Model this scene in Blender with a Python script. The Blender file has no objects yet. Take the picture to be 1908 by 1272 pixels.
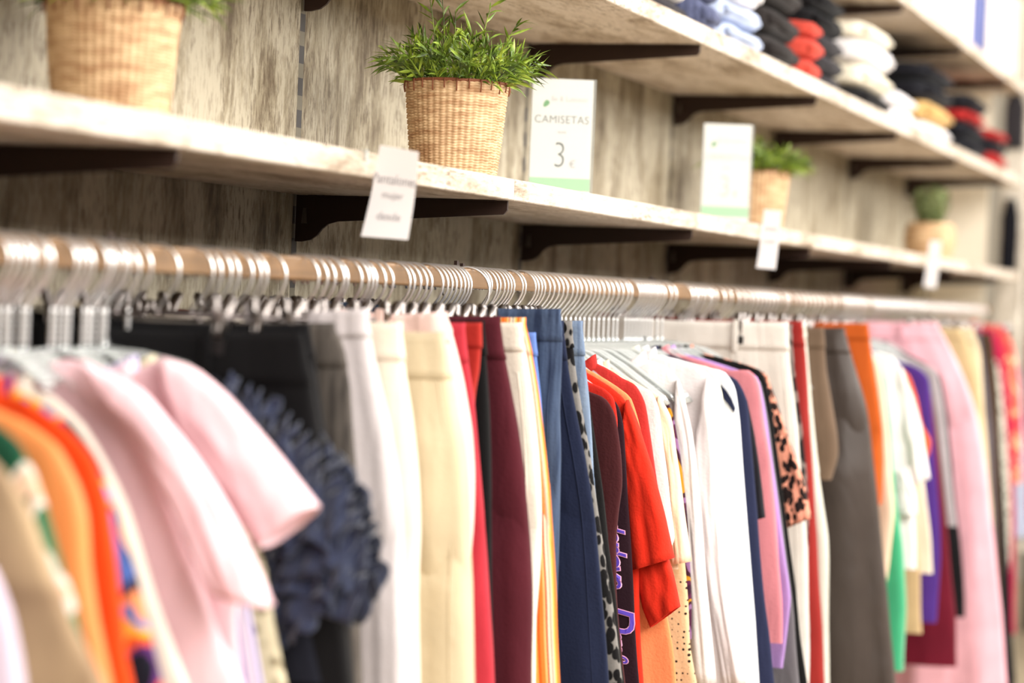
import bpy, bmesh, math, random
from mathutils import Vector, Matrix, noise
random.seed(7)
SC = bpy.context.scene
COL = SC.collection
# ------------------------------------------------------------------ camera
F_PX = 4508.0
CX, CY = 954.0, 636.0
H = 1.5                                   # camera height
Xc = Vector((1546, 18, -4508)).normalized()
Zc = Vector((0.042, 1.0, 0.0184))
Zc = (Zc - Xc * Zc.dot(Xc)).normalized()
Yc = Zc.cross(Xc)
R_wc = Matrix(((Xc[0], Yc[0], Zc[0]), (Xc[1], Yc[1], Zc[1]), (Xc[2], Yc[2], Zc[2])))   # world -> camera
R_cw = R_wc.transposed()
cam_data = bpy.data.cameras.new('camera')
cam = bpy.data.objects.new('camera', cam_data)
COL.objects.link(cam)
cam.matrix_world = Matrix.Translation((0, 0, H)) @ R_cw.to_4x4()
cam_data.sensor_width = 36.0
cam_data.lens = 36.0 * F_PX / 1908.0
cam_data.clip_start = 0.05
cam_data.dof.use_dof = True
cam_data.dof.focus_distance = 3.42
cam_data.dof.aperture_fstop = 2.8
SC.camera = cam
# ------------------------------------------------------------------ world, lights, exposure
SC.view_settings.view_transform = 'Standard'
SC.view_settings.look = 'None'
SC.view_settings.gamma = 1.0
SC.view_settings.use_curve_mapping = False
SC.view_settings.exposure = 0.12
world = bpy.data.worlds.new('world')
SC.world = world
world.use_nodes = True
_wt = world.node_tree
_tc = _wt.nodes.new('ShaderNodeTexCoord'); _sp = _wt.nodes.new('ShaderNodeSeparateXYZ'); _vo = _wt.nodes.new('ShaderNodeTexNoise'); _vo.inputs['Scale'].default_value = 2.2
_ra = _wt.nodes.new('ShaderNodeValToRGB'); _rb = _wt.nodes.new('ShaderNodeValToRGB'); _mx = _wt.nodes.new('ShaderNodeMix'); _mx.data_type = 'RGBA'; _mx.blend_type = 'MULTIPLY'; _mx.inputs[0].default_value = 1.0
_wt.links.new(_tc.outputs['Generated'], _sp.inputs[0]); _wt.links.new(_sp.outputs[2], _ra.inputs[0]); _wt.links.new(_tc.outputs['Generated'], _vo.inputs['Vector']); _wt.links.new(_vo.outputs[0], _rb.inputs[0])
_ra.color_ramp.elements[0].position = 0.0; _ra.color_ramp.elements[0].color = (0.42, 0.38, 0.34, 1)      # shop floor level
_ra.color_ramp.elements[1].position = 0.55; _ra.color_ramp.elements[1].color = (1.25, 1.17, 1.08, 1)     # bright ceiling
_rb.color_ramp.elements[0].position = 0.35; _rb.color_ramp.elements[1].position = 0.65; _rb.color_ramp.elements[0].color = (0.35, 0.35, 0.35, 1); _rb.color_ramp.elements[1].color = (1.5, 1.5, 1.5, 1)
_wt.links.new(_ra.outputs[0], _mx.inputs[6]); _wt.links.new(_rb.outputs[0], _mx.inputs[7]); _wt.links.new(_mx.outputs[2], _wt.nodes['Background'].inputs[0])
_wt.nodes['Background'].inputs[1].default_value = 0.62


def area_lamp(name, loc, target, size, size_y, energy, color=(1, 0.965, 0.92)):
    d = bpy.data.lights.new(name, 'AREA')
    d.shape = 'RECTANGLE'
    d.size = size
    d.size_y = size_y
    d.energy = energy
    d.color = color
    o = bpy.data.objects.new(name, d)
    COL.objects.link(o)
    o.location = loc
    o.rotation_euler = (Vector(target) - Vector(loc)).to_track_quat('-Z', 'Y').to_euler()
    return o


for i, x in enumerate((-0.6, 1.3, 3.2, 5.1, 7.0, 8.9)):
    area_lamp('ceiling_lamp', (x, -1.5, 3.05), (x + 0.35, 1.1, 1.3), 1.5, 1.8, 96)

# ------------------------------------------------------------------ geometry helpers
def ray(px, py):
    v = Vector(((px - CX) / F_PX, -(py - CY) / F_PX, -1.0))
    return R_cw @ v


def on_x(px, py, X):
    r = ray(px, py)
    t = X / r.x
    return Vector((X, r.y * t, H + r.z * t))


def on_y(px, py, Y):
    r = ray(px, py)
    t = Y / r.y
    return Vector((r.x * t, Y, H + r.z * t))


def at_depth(px, py, d):
    r = ray(px, py)
    return Vector((r.x * d, r.y * d, H + r.z * d))


def tag(o, label=None, cat=None, group=None, kind=None):
    if label: o['label'] = label
    if cat: o['category'] = cat
    if group: o['group'] = group
    if kind: o['kind'] = kind
    return o


def thing(name, label, cat, loc=(0, 0, 0), rot=(0, 0, 0), group=None):
    o = bpy.data.objects.new(name, None)
    o.empty_display_size = 0.03
    COL.objects.link(o)
    o.location = loc
    o.rotation_euler = rot
    return tag(o, label, cat, group)


def link(name, me, mat=None, parent=None, loc=None, smooth=False):
    o = bpy.data.objects.new(name, me)
    COL.objects.link(o)
    if mat and not me.materials: me.materials.append(mat)
    if smooth:
        for p in me.polygons: p.use_smooth = True
    if parent: o.parent = parent
    if loc is not None: o.location = loc
    return o


def mesh(verts, faces, name='m', smooth=False):
    me = bpy.data.meshes.new(name)
    me.from_pydata([tuple(v) for v in verts], [], faces)
    me.update()
    if smooth:
        for p in me.polygons: p.use_smooth = True
    return me


class MB:
    def __init__(s): s.v = []; s.f = []
    def add(s, vs, fs):
        n = len(s.v)
        s.v += [tuple(v) for v in vs]
        s.f += [tuple(i + n for i in f) for f in fs]
    def box(s, x0, x1, y0, y1, z0, z1):
        s.add([(x, y, z) for x in (x0, x1) for y in (y0, y1) for z in (z0, z1)],
              [(0, 1, 3, 2), (4, 6, 7, 5), (0, 4, 5, 1), (2, 3, 7, 6), (0, 2, 6, 4), (1, 5, 7, 3)])
    def tube(s, pts, r, n=8, cap=True):
        pts = [Vector(p) for p in pts]
        rs = r if isinstance(r, (list, tuple)) else [r] * len(pts)
        rings = []
        up = Vector((0.31, 0.17, 0.93))
        prev = None
        for i, p in enumerate(pts):
            d = (pts[min(i + 1, len(pts) - 1)] - pts[max(i - 1, 0)]).normalized()
            if prev is None:
                a = d.cross(up)
                if a.length < 0.05: a = d.cross(Vector((1, 0, 0)))
            else:
                a = prev - d * prev.dot(d)
            a.normalize(); prev = a
            b = d.cross(a)
            rings.append([p + (a * math.cos(2 * math.pi * k / n) + b * math.sin(2 * math.pi * k / n)) * rs[i] for k in range(n)])
        vs = [v for rg in rings for v in rg]
        fs = []
        for i in range(len(rings) - 1):
            for k in range(n):
                k2 = (k + 1) % n
                fs.append((i * n + k, i * n + k2, (i + 1) * n + k2, (i + 1) * n + k))
        if cap:
            fs.append(tuple(range(n))[::-1]); fs.append(tuple((len(rings) - 1) * n + k for k in range(n)))
        s.add(vs, fs)
    def prism(s, poly, x0, x1):       # polygon in (y, z), extruded along x
        n = len(poly)
        s.add([(x0, y, z) for y, z in poly] + [(x1, y, z) for y, z in poly],
              [tuple(range(n)), tuple(range(2 * n - 1, n - 1, -1))] + [(i, i + n, (i + 1) % n + n, (i + 1) % n) for i in range(n)])
    def mesh(s, smooth=False): return mesh(s.v, s.f, smooth=smooth)


def bevel(o, w=0.002, seg=2):
    m = o.modifiers.new('bevel', 'BEVEL')
    m.width = w; m.segments = seg; m.limit_method = 'ANGLE'
    return o


# ------------------------------------------------------------------ materials
def lin(c):
    return tuple(((v / 255.0) / 12.92 if v / 255.0 <= 0.04045 else ((v / 255.0 + 0.055) / 1.055) ** 2.4) for v in c) + (1.0,)


class NT:
    def __init__(s, name):
        s.m = bpy.data.materials.new(name); s.m.use_nodes = True
        s.t = s.m.node_tree; s.n = s.t.nodes
        s.b = s.n['Principled BSDF']; s.out = s.n['Material Output']
    def node(s, kind, **kw):
        nd = s.n.new(kind)
        for k, v in kw.items():
            if k.startswith('i_'):
                key = k[2:]
                nd.inputs[int(key) if key.isdigit() else key.replace('_', ' ')].default_value = v
            else: setattr(nd, k, v)
        return nd
    def link(s, a, b): s.t.links.new(a, b)
    def coords(s, scale=(1, 1, 1), rnd=False, loc=(0, 0, 0)):
        tc = s.node('ShaderNodeTexCoord'); mp = s.node('ShaderNodeMapping')
        mp.inputs['Scale'].default_value = scale
        mp.inputs['Location'].default_value = loc
        s.link(tc.outputs['Object'], mp.inputs[0])
        if rnd:
            oi = s.node('ShaderNodeObjectInfo'); cb = s.node('ShaderNodeVectorMath', operation='SCALE')
            cb.inputs[0].default_value = (13, 7, 29); s.link(oi.outputs['Random'], cb.inputs['Scale'])
            ad = s.node('ShaderNodeVectorMath', operation='ADD')
            s.link(mp.outputs[0], ad.inputs[0]); s.link(cb.outputs[0], ad.inputs[1])
            return ad.outputs[0]
        return mp.outputs[0]
    def ramp(s, fac, stops, interp='LINEAR'):
        r = s.node('ShaderNodeValToRGB'); r.color_ramp.interpolation = interp
        e = r.color_ramp.elements
        e[0].position, e[0].color = stops[0][0], stops[0][1]
        e[1].position, e[1].color = stops[-1][0], stops[-1][1]
        for p, c in stops[1:-1]:
            x = e.new(p); x.color = c
        s.link(fac, r.inputs[0]); return r.outputs[0]
    def mix(s, fac, a, b, mode='MIX'):
        m = s.node('ShaderNodeMix', data_type='RGBA', blend_type=mode)
        for sock, v in ((m.inputs[0], fac), (m.inputs[6], a), (m.inputs[7], b)):
            if hasattr(v, 'links'): s.link(v, sock)
            else: sock.default_value = v
        return m.outputs[2]
    def bump(s, h, strength, dist=0.002):
        b = s.node('ShaderNodeBump'); b.inputs['Strength'].default_value = strength; b.inputs['Distance'].default_value = dist
        s.link(h, b.inputs['Height']); s.link(b.outputs[0], s.b.inputs['Normal'])


def plain(name, rgb, rough=0.5, metal=0.0, spec=0.5):
    m = NT(name)
    m.b.inputs['Base Color'].default_value = lin(rgb)
    m.b.inputs['Roughness'].default_value = rough
    m.b.inputs['Metallic'].default_value = metal
    m.b.inputs['Specular IOR Level'].default_value = spec
    return m.m


def wood(name, axis, light, mid, dark, amount=0.5, rough=0.6):
    """white-washed, worn timber; grain runs along axis 0 (x) or 2 (z)"""
    m = NT(name)
    st = [7, 7, 7]; st[axis] = 1.9
    c1 = m.coords(tuple(st), rnd=True)
    n1 = m.node('ShaderNodeTexNoise', i_Scale=1.8, i_Detail=10.0, i_Roughness=0.74, i_Distortion=0.25); m.link(c1, n1.inputs['Vector'])
    st2 = [75, 75, 75]; st2[axis] = 14.0
    c2 = m.coords(tuple(st2), rnd=True)
    n2 = m.node('ShaderNodeTexNoise', i_Scale=2.6, i_Detail=5.0, i_Roughness=0.7); m.link(c2, n2.inputs['Vector'])
    st3 = [4.0, 4.0, 4.0]; st3[axis] = 1.6
    c3 = m.coords(tuple(st3), rnd=True)
    n3 = m.node('ShaderNodeTexNoise', i_Scale=2.5, i_Detail=6.0, i_Roughness=0.7); m.link(c3, n3.inputs['Vector'])
    base = m.ramp(n1.outputs[0], [(0.36, lin(dark)), (0.45, lin(mid)), (0.53, lin(light)), (1.0, lin(light))])
    flake = m.ramp(n2.outputs[0], [(0.40, (1, 1, 1, 1)), (0.50, (0, 0, 0, 1))])
    worn = m.ramp(n3.outputs[0], [(0.40, (1, 1, 1, 1)), (0.60, (amount, amount, amount, 1))])
    fk = m.mix(1.0, flake, worn, 'MULTIPLY')
    k2 = m.mix(fk, base, lin(dark))
    m.link(k2, m.b.inputs['Base Color'])
    m.b.inputs['Roughness'].default_value = rough
    m.b.inputs['Specular IOR Level'].default_value = 0.3
    m.bump(n2.outputs[0], 0.25, 0.001)
    return m.m


def fabric(name, rgb, pat=None, rgb2=None, rough=0.9, sheen=0.03, extra=None):
    m = NT(name)
    b = m.b
    b.inputs['Roughness'].default_value = rough
    b.inputs['Specular IOR Level'].default_value = 0.16
    b.inputs['Sheen Weight'].default_value = sheen
    b.inputs['Sheen Roughness'].default_value = 0.5
    def tone(q):
        g = sum(q) / 3.0
        return tuple(255 * (max(0.0, v + (g - v) * 0.10) / 255) ** 1.32 for v in q)
    rgb = tone(rgb); rgb2 = tone(rgb2) if rgb2 else None
    if pat in ('print',): extra = [tone(q) for q in extra]
    if pat == 'stripes': extra = [(p, tone(q)) for p, q in extra]
    c = lin(rgb); c2 = lin(rgb2) if rgb2 else None
    co = m.coords()
    nz = m.node('ShaderNodeTexNoise', i_Scale=14.0, i_Detail=4.0); m.link(co, nz.inputs['Vector'])
    var = m.ramp(nz.outputs[0], [(0.3, (0.86, 0.86, 0.86, 1)), (0.7, (1, 1, 1, 1))])
    colr = None
    if pat == 'leopard':
        v = m.node('ShaderNodeTexVoronoi', i_Scale=extra or 55.0)
        cs = m.coords((1, 1, 0.6)); dn = m.node('ShaderNodeTexNoise', i_Scale=40.0)
        m.link(cs, dn.inputs['Vector'])
        ad = m.node('ShaderNodeVectorMath', operation='MULTIPLY_ADD'); m.link(dn.outputs['Color'], ad.inputs[0])
        ad.inputs[1].default_value = (0.006, 0.006, 0.006); m.link(cs, ad.inputs[2])
        m.link(ad.outputs[0], v.inputs['Vector'])
        colr = m.ramp(v.outputs['Distance'], [(0.0, c2), (0.50, c2), (0.58, c), (1, c)])
    elif pat == 'stripes':             # extra = list of (pos, rgb) across the width
        sx = m.node('ShaderNodeAttribute', attribute_name='around')
        mx = m.node('ShaderNodeMath', operation='MULTIPLY'); m.link(sx.outputs['Fac'], mx.inputs[0]); mx.inputs[1].default_value = 30.0
        fr = m.node('ShaderNodeMath', operation='FRACT'); m.link(mx.outputs[0], fr.inputs[0])
        colr = m.ramp(fr.outputs[0], [(p, lin(q)) for p, q in extra], 'CONSTANT')
    elif pat == 'bands':               # horizontal bands
        sx = m.node('ShaderNodeSeparateXYZ'); m.link(co, sx.inputs[0])
        mu = m.node('ShaderNodeMath', operation='MULTIPLY'); m.link(sx.outputs[2], mu.inputs[0]); mu.inputs[1].default_value = 30.0
        fr = m.node('ShaderNodeMath', operation='FRACT'); m.link(mu.outputs[0], fr.inputs[0])
        colr = m.ramp(fr.outputs[0], [(0.0, c), (0.7, c2), (1.0, c2)], 'CONSTANT')
    elif pat == 'dots':
        v = m.node('ShaderNodeTexVoronoi', i_Scale=110.0, i_Randomness=0.25); cs = m.coords((0.3, 1, 1)); m.link(cs, v.inputs['Vector'])
        colr = m.ramp(v.outputs['Distance'], [(0.0, c2), (0.22, c2), (0.27, c), (1, c)])
    elif pat == 'plaid':
        sx = m.node('ShaderNodeSeparateXYZ'); m.link(co, sx.inputs[0])
        outs = []
        for k, (ax, s_) in enumerate(((1, extra or 16.0), (2, extra or 16.0))):
            mu = m.node('ShaderNodeMath', operation='MULTIPLY'); m.link(sx.outputs[ax], mu.inputs[0]); mu.inputs[1].default_value = s_
            fr = m.node('ShaderNodeMath', operation='FRACT'); m.link(mu.outputs[0], fr.inputs[0])
            outs.append(m.ramp(fr.outputs[0], [(0.0, (0, 0, 0, 1)), (0.35, (0.5, 0.5, 0.5, 1)), (0.5, (1, 1, 1, 1)), (0.62, (0.2, 0.2, 0.2, 1)), (0.9, (0, 0, 0, 1))]))
        a = m.mix(0.5, outs[0], outs[1], 'MIX')
        colr = m.mix(a, c, c2)
    elif pat == 'print':               # extra = list of colours
        v = m.node('ShaderNodeTexNoise', i_Scale=7.5, i_Detail=1.5, i_Distortion=1.2)
        cs = m.coords((1.0, 1.6, 0.9)); m.link(cs, v.inputs['Vector'])
        n = len(extra)
        colr = m.ramp(v.outputs[0], [(0.34 + 0.34 * i / (n - 1), lin(q)) for i, q in enumerate(extra)], 'CONSTANT')
    elif pat == 'lace':
        v = m.node('ShaderNodeTexVoronoi', i_Scale=60.0); m.link(co, v.inputs['Vector'])
        colr = m.ramp(v.outputs['Distance'], [(0.0, c2), (0.25, c2), (0.45, c), (1, c)])
    elif pat == 'denim':
        st = m.coords((90, 90, 6)); dn = m.node('ShaderNodeTexNoise', i_Scale=1.5, i_Detail=4.0); m.link(st, dn.inputs['Vector'])
        f2 = m.node('ShaderNodeTexNoise', i_Scale=5.0, i_Detail=3.0); m.link(co, f2.inputs['Vector'])
        a = m.ramp(dn.outputs[0], [(0.35, c), (0.75, c2)])
        fade = m.ramp(f2.outputs[0], [(0.45, (0, 0, 0, 1)), (0.75, (1, 1, 1, 1))])
        colr = m.mix(fade, a, c2)
    if colr is None:
        colr = c
    fin = m.mix(1.0, colr, var, 'MULTIPLY')
    m.link(fin, b.inputs['Base Color'])
    fb = m.node('ShaderNodeTexNoise', i_Scale=260.0, i_Detail=2.0); m.link(co, fb.inputs['Vector'])
    wr = m.node('ShaderNodeTexNoise', i_Scale=11.0, i_Detail=3.0, i_Distortion=0.6); cw = m.coords((1, 1, 0.35)); m.link(cw, wr.inputs['Vector'])
    sm = m.node('ShaderNodeMath', operation='MULTIPLY_ADD'); m.link(wr.outputs[0], sm.inputs[0]); sm.inputs[1].default_value = 14.0; m.link(fb.outputs[0], sm.inputs[2])
    m.bump(sm.outputs[0], 0.6, 0.0011)
    return m.m


M = {}
M['wall'] = wood('weathered_wall_board', 2, (178, 169, 148), (147, 136, 113), (98, 84, 66), 0.35)
M['shelf'] = wood('whitewashed_shelf', 0, (208, 196, 182), (184, 169, 150), (132, 114, 95), 0.2)
M['post'] = wood('pale_post', 2, (214, 206, 192), (190, 180, 165), (150, 140, 126), 0.5)
M['bracket'] = plain('dark_brown_steel', (48, 33, 27), 0.5, 0.0, 0.25)
M['rail'] = NT('tan_wood_rail')
_m = M['rail']
_n = _m.node('ShaderNodeTexNoise', i_Scale=3.0, i_Detail=5.0); _m.link(_m.coords((1.2, 40, 40)), _n.inputs['Vector'])
_m.link(_m.ramp(_n.outputs[0], [(0.3, lin((112, 84, 54))), (0.7, lin((136, 103, 68)))]), _m.b.inputs['Base Color'])
_m.b.inputs['Roughness'].default_value = 0.5
M['rail'] = _m.m
M['chrome'] = plain('chrome', (236, 234, 232), 0.34, 0.9)
M['chrome_dark'] = plain('dark_chrome', (110, 102, 100), 0.28, 1.0)
M['chrome_clip'] = plain('clip_chrome', (150, 142, 138), 0.30, 1.0)
M['rubber'] = plain('black_rubber', (26, 22, 22), 0.5)
M['black_plastic'] = plain('black_plastic', (20, 18, 20), 0.25)
M['paper'] = plain('white_paper', (246, 242, 242), 0.7)
M['green_ink'] = plain('pale_green_print', (180, 226, 182), 0.7)
M['leaf_ink'] = plain('leaf_green_print', (96, 172, 96), 0.7)
M['grey_ink'] = plain('grey_print', (84, 94, 88), 0.7)
M['pale_ink'] = plain('pale_grey_print', (188, 184, 186), 0.7)
M['floor'] = NT('speckled_floor')
_m = M['floor']; _n = _m.node('ShaderNodeTexNoise', i_Scale=4.0, i_Detail=8.0); _m.link(_m.coords(), _n.inputs['Vector'])
_m.link(_m.ramp(_n.outputs[0], [(0.3, lin((176, 158, 130))), (0.7, lin((196, 180, 152)))]), _m.b.inputs['Base Color']); _m.b.inputs['Roughness'].default_value = 0.35
M['floor'] = _m.m


def clear_mat(name, tint, solid=0.35):
    m = NT(name)
    tr = m.node('ShaderNodeBsdfTransparent'); tr.inputs[0].default_value = tint
    gl = m.node('ShaderNodeBsdfGlossy', i_Roughness=0.08); df = m.node('ShaderNodeBsdfDiffuse'); df.inputs[0].default_value = (0.95, 0.97, 0.96, 1)
    mx = m.node('ShaderNodeMixShader'); m2 = m.node('ShaderNodeMixShader'); mx.inputs[0].default_value = 0.45
    m.link(gl.outputs[0], mx.inputs[1]); m.link(df.outputs[0], mx.inputs[2])
    m2.inputs[0].default_value = solid
    m.link(tr.outputs[0], m2.inputs[1]); m.link(mx.outputs[0], m2.inputs[2])
    m.link(m2.outputs[0], m.out.inputs[0])
    return m.m


M['clear'] = clear_mat('clear_plastic', (0.95, 0.98, 0.97, 1), 0.48)
M['acrylic'] = clear_mat('clear_acrylic', (0.97, 0.98, 0.97, 1), 0.14)


def wicker(name, a, b):
    m = NT(name)
    co = m.coords((30, 30, 120)); n = m.node('ShaderNodeTexNoise', i_Scale=1.0, i_Detail=4.0); m.link(co, n.inputs['Vector'])
    m.link(m.ramp(n.outputs[0], [(0.3, lin(b)), (0.7, lin(a))]), m.b.inputs['Base Color'])
    m.b.inputs['Roughness'].default_value = 0.6
    f = m.node('ShaderNodeTexNoise', i_Scale=3.0, i_Detail=3.0); m.link(m.coords((40, 40, 500)), f.inputs['Vector']); m.bump(f.outputs[0], 0.5, 0.001)
    return m.m


M['wicker'] = wicker('woven_seagrass', (222, 190, 148), (172, 130, 90))
M['wicker_rim'] = plain('brown_binding', (128, 72, 44), 0.7)


def leaf(name, stops):
    m = NT(name)
    n = m.node('ShaderNodeTexNoise', i_Scale=38.0, i_Detail=2.0); m.link(m.coords(), n.inputs['Vector'])
    m.link(m.ramp(n.outputs[0], [(p, lin(c)) for p, c in stops]), m.b.inputs['Base Color'])
    m.b.inputs['Roughness'].default_value = 0.42
    m.b.inputs['Specular IOR Level'].default_value = 0.4
    return m.m


M['leaf'] = leaf('fresh_green_leaf', [(0.32, (50, 66, 26)), (0.5, (102, 128, 38)), (0.72, (172, 190, 68))])
M['leaf_dull'] = leaf('dull_green_leaf', [(0.3, (70, 82, 48)), (0.5, (112, 124, 74)), (0.72, (158, 166, 110))])
M['soil'] = plain('dark_soil', (40, 36, 24), 0.9)

# ------------------------------------------------------------------ setting
WALL = 1.413
FRONT = 1.085
RAIL_Y = 1.155
RAIL_TOP = H + 0.037
X0 = 0.153                                  # first upright; one bay = 1 m
X_END = 8.62


def structure(name, me, mat):
    o = link(name, me, mat); o['kind'] = 'structure'; return o


b = MB(); b.box(-3, 18, -4, 6, -0.05, 0.0); structure('floor', b.mesh(), M['floor'])
b = MB()
xs = [-0.847] + [X0 + k for k in range(0, 9)]
for i in range(len(xs)):
    xa = xs[i] + 0.009
    xb = (xs[i + 1] if i + 1 < len(xs) else 8.75) - 0.009
    b.box(xa, xb, WALL, WALL + 0.018, 0.0, 3.2)
b.box(-0.9, 8.75, WALL + 0.02, WALL + 0.06, 0.0, 3.2)
structure('wall_left', b.mesh(), M['wall'])
# far wall
M['far_wall'] = plain('far_wall_paint', (196, 188, 172), 0.8)
b = MB(); b.box(14.0, 14.1, -4, 6, 0, 3.4); structure('wall_far', b.mesh(), M['far_wall'])

# slotted uprights
m = NT('slotted_steel'); sx = m.node('ShaderNodeSeparateXYZ'); m.link(m.coords(), sx.inputs[0])
mu = m.node('ShaderNodeMath', operation='MULTIPLY'); m.link(sx.outputs[2], mu.inputs[0]); mu.inputs[1].default_value = 22.0
fr = m.node('ShaderNodeMath', operation='FRACT'); m.link(mu.outputs[0], fr.inputs[0])
m.link(m.ramp(fr.outputs[0], [(0.0, lin((34, 26, 22))), (0.55, lin((104, 96, 76))), (1.0, lin((104, 96, 76)))], 'CONSTANT'), m.b.inputs['Base Color'])
M['slotted'] = m.m
names_up = ['first', 'second', 'third', 'fourth', 'fifth', 'sixth', 'seventh', 'eighth', 'ninth']
up_desc = {2: 'behind the left wicker basket at the left edge', 3: 'left of the sharp potted plant', 4: 'behind the sharp basket and the camisetas sign',
           5: 'between the two price signs', 6: 'behind the second grassy plant', 7: 'between the second and third plants right of the signs', 8: 'by the round bushy plant near the far end'}
for k in range(1, 9):
    x = X0 + k
    b = MB(); b.box(-0.0085, 0.0085, -0.003, 0.012, 0.0, 3.1)
    o = link('slotted_upright', b.mesh(), M['slotted'], loc=(x, WALL + 0.003, 0))
    tag(o, 'dark slotted steel wall upright ' + up_desc.get(k, 'outside the frame on the left'), 'upright')

# shelf boards
LEV = {'lower': (H + 0.1325, H + 0.162), 'middle': (H + 0.459, H + 0.492), 'top': (H + 0.785, H + 0.817)}
board_desc = {
    'lower': {0: 'out of view at the left end', 1: 'at the left frame edge', 2: 'under the blurred left basket, carrying the first hanging tag',
              3: 'under the camisetas price sign', 4: 'under the blank-looking second price sign', 5: 'next past the second price sign and grassy plant',
              6: 'before the round bushy plant', 7: 'under the round bushy plant', 8: 'at the far end by the pale post'},
    'middle': {0: 'out of view at the left end', 1: 'out of view near the left', 2: 'above the sharp potted plant', 3: 'above the camisetas sign, its front edge entering at the top',
               4: 'under the white and blue folded pile', 5: 'under the charcoal and coral folded clothes', 6: 'under the white folded pile',
               7: 'under the tan folded pile', 8: 'at the far end under the black and red pile'},
    'top': {k: d for k, d in enumerate(['out of view at the left end', 'out of view on the left', 'above the frame at left', 'above the frame in the middle', 'above the blue folded pile, out of view',
            'entering the frame above the charcoal pile', 'above the white folded pile', 'under the white box', 'at the far end by the pale post'])}}
for lv, (z0, z1) in LEV.items():
    for k in range(0, 9):
        xa, xb = X0 + k + 0.0, min(X0 + k + 1.0, X_END)
        if k == 0: xa = 0.0
        if xb - xa < 0.05: continue
        b = MB(); b.box(0.0008, xb - xa - 0.0008, 0, WALL - FRONT - 0.002, 0, z1 - z0)
        o = link('shelf_board', b.mesh(), M['shelf'], loc=(xa, FRONT, z0)); bevel(o, 0.0015, 1)
        tag(o, f'whitewashed wooden {lv} shelf board {board_desc[lv][k]}', 'shelf')

# brackets
prof = [(0, 0), (-0.317, 0), (-0.317, -0.013), (-0.312, -0.019), (-0.064, -0.036), (-0.050, -0.040), (-0.041, -0.047), (-0.034, -0.056), (-0.024, -0.063), (-0.010, -0.066), (0, -0.066)]
b = MB(); b.prism(prof, -0.0025, 0.0025); b.box(-0.009, 0.009, -0.30, -0.02, -0.0015, 0)
BR = b.mesh(); BR.materials.append(M['bracket'])
b = MB(); b.prism([(-0.016, -0.018), (-0.011, -0.018), (-0.009, -0.040), (-0.018, -0.040)], -0.0032, -0.0024); SL = b.mesh(); SL.materials.append(M['chrome_dark'])
br_desc = {2: 'at the left frame edge', 3: 'above the bent-hook hangers', 4: 'behind the first hanging tag side, second sharp one', 5: 'third from the blurred left one',
           6: 'fourth from the blurred left one', 7: 'fifth from the blurred left one', 8: 'last before the far post'}
for lv, (z0, z1) in LEV.items():
    for k in range(1, 9):
        x = X0 + k
        side = {2: 'cut by the left frame edge', 3: 'starting at the upright left of the sharp plant', 4: 'starting behind the sharp basket',
                5: 'starting between the two price signs', 6: 'starting near the second grassy plant', 7: 'starting between the last two plants', 8: 'nearest the far post', 1: 'out of view on the left'}[k]
        t = thing('shelf_bracket', f'brown bracket under the {lv} shelf, {side}', 'bracket', (x, WALL - 0.002, z0 - 0.0005))
        link('arm', BR, parent=t); link('slot_tab', SL, parent=t)

# hanging rail in lengths of two bays with a support at every upright
b = MB(); b.box(0.0, 8.42, -0.0075, 0.0075, -0.028, 0)
o = link('hanging_rail', b.mesh(), M['rail'], loc=(0.0, RAIL_Y, RAIL_TOP)); bevel(o, 0.003, 2)
tag(o, 'long flat tan clothes rail below the lower shelf, crowded with hanger hooks', 'rail')
b = MB(); b.box(-0.004, 0.004, 0.009, WALL - RAIL_Y - 0.001, -0.024, -0.008); b.box(-0.004, 0.004, 0.0085, 0.013, -0.024, 0.010)
b.box(0.020, 0.028, 0.0085, 0.013, -0.02, 0.007); b.box(-0.004, 0.028, 0.0085, 0.013, -0.02, -0.012)
SU = b.mesh(); SU.materials.append(M['bracket'])
for k in range(1, 9):
    o = link('rail_support', SU, loc=(X0 + k, RAIL_Y, RAIL_TOP))
    tag(o, 'dark rail support arm ' + up_desc.get(k, 'outside the frame on the left'), 'rail support')

# end post and end panel
b = MB(); b.box(0, 0.09, 0, 0.085, 0, 2.9)
o = link('wooden_post', b.mesh(), M['post'], loc=(8.72, FRONT, 0)); bevel(o, 0.003, 1)
tag(o, 'pale wooden end post at the far right end of the shelves', 'post')
b = MB(); b.box(0, 0.018, 0, 0.20, 0, 2.9)
M['panel'] = plain('pale_end_panel', (226, 216, 196), 0.6)
o = link('end_panel', b.mesh(), M['panel'], loc=(8.68, WALL - 0.205, 0)); tag(o, 'pale end panel closing the shelving behind the round bushy plant', 'panel')

# ------------------------------------------------------------------ hangers
def arc(cy, cz, r, a0, a1, n):
    return [(0, cy + r * math.cos(math.radians(a0 + (a1 - a0) * i / n)), cz + r * math.sin(math.radians(a0 + (a1 - a0) * i / n))) for i in range(n + 1)]


def hook_mesh(stem, wide=1.0, r=0.0018, beads=False):
    # origin = rail top centre; the near side is -y
    R = 0.0265 * wide
    top = 0.0018
    cz = top - R
    pts = arc(0.0, cz, R, -15, 180, 18)
    pts = pts + [(0, -R * 0.97, cz - R * 0.3), (0, -R * 0.80, cz - R * 0.66), (0, -R * 0.50, cz - R * 1.05), (0, -R * 0.20, cz - R * 1.38), (0, -R * 0.03, cz - R * 1.62)]
    if -stem < pts[-1][2] - 0.004:
        rs = [r] * len(pts)
        zz = pts[-1][2] - 0.004
        if beads:
            k = 0
            while zz > -stem + 0.003:
                pts.append((0, 0, zz)); rs.append(r if k % 2 == 0 else r * 1.75); zz -= 0.0028; k += 1
        pts.append((0, 0, -stem)); rs.append(r)
    else:
        pts.append((0, 0, -stem)) if -stem < pts[-1][2] else None
        rs = [r] * len(pts)
    b = MB(); b.tube(pts, rs, 8); return b.mesh(True)


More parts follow.
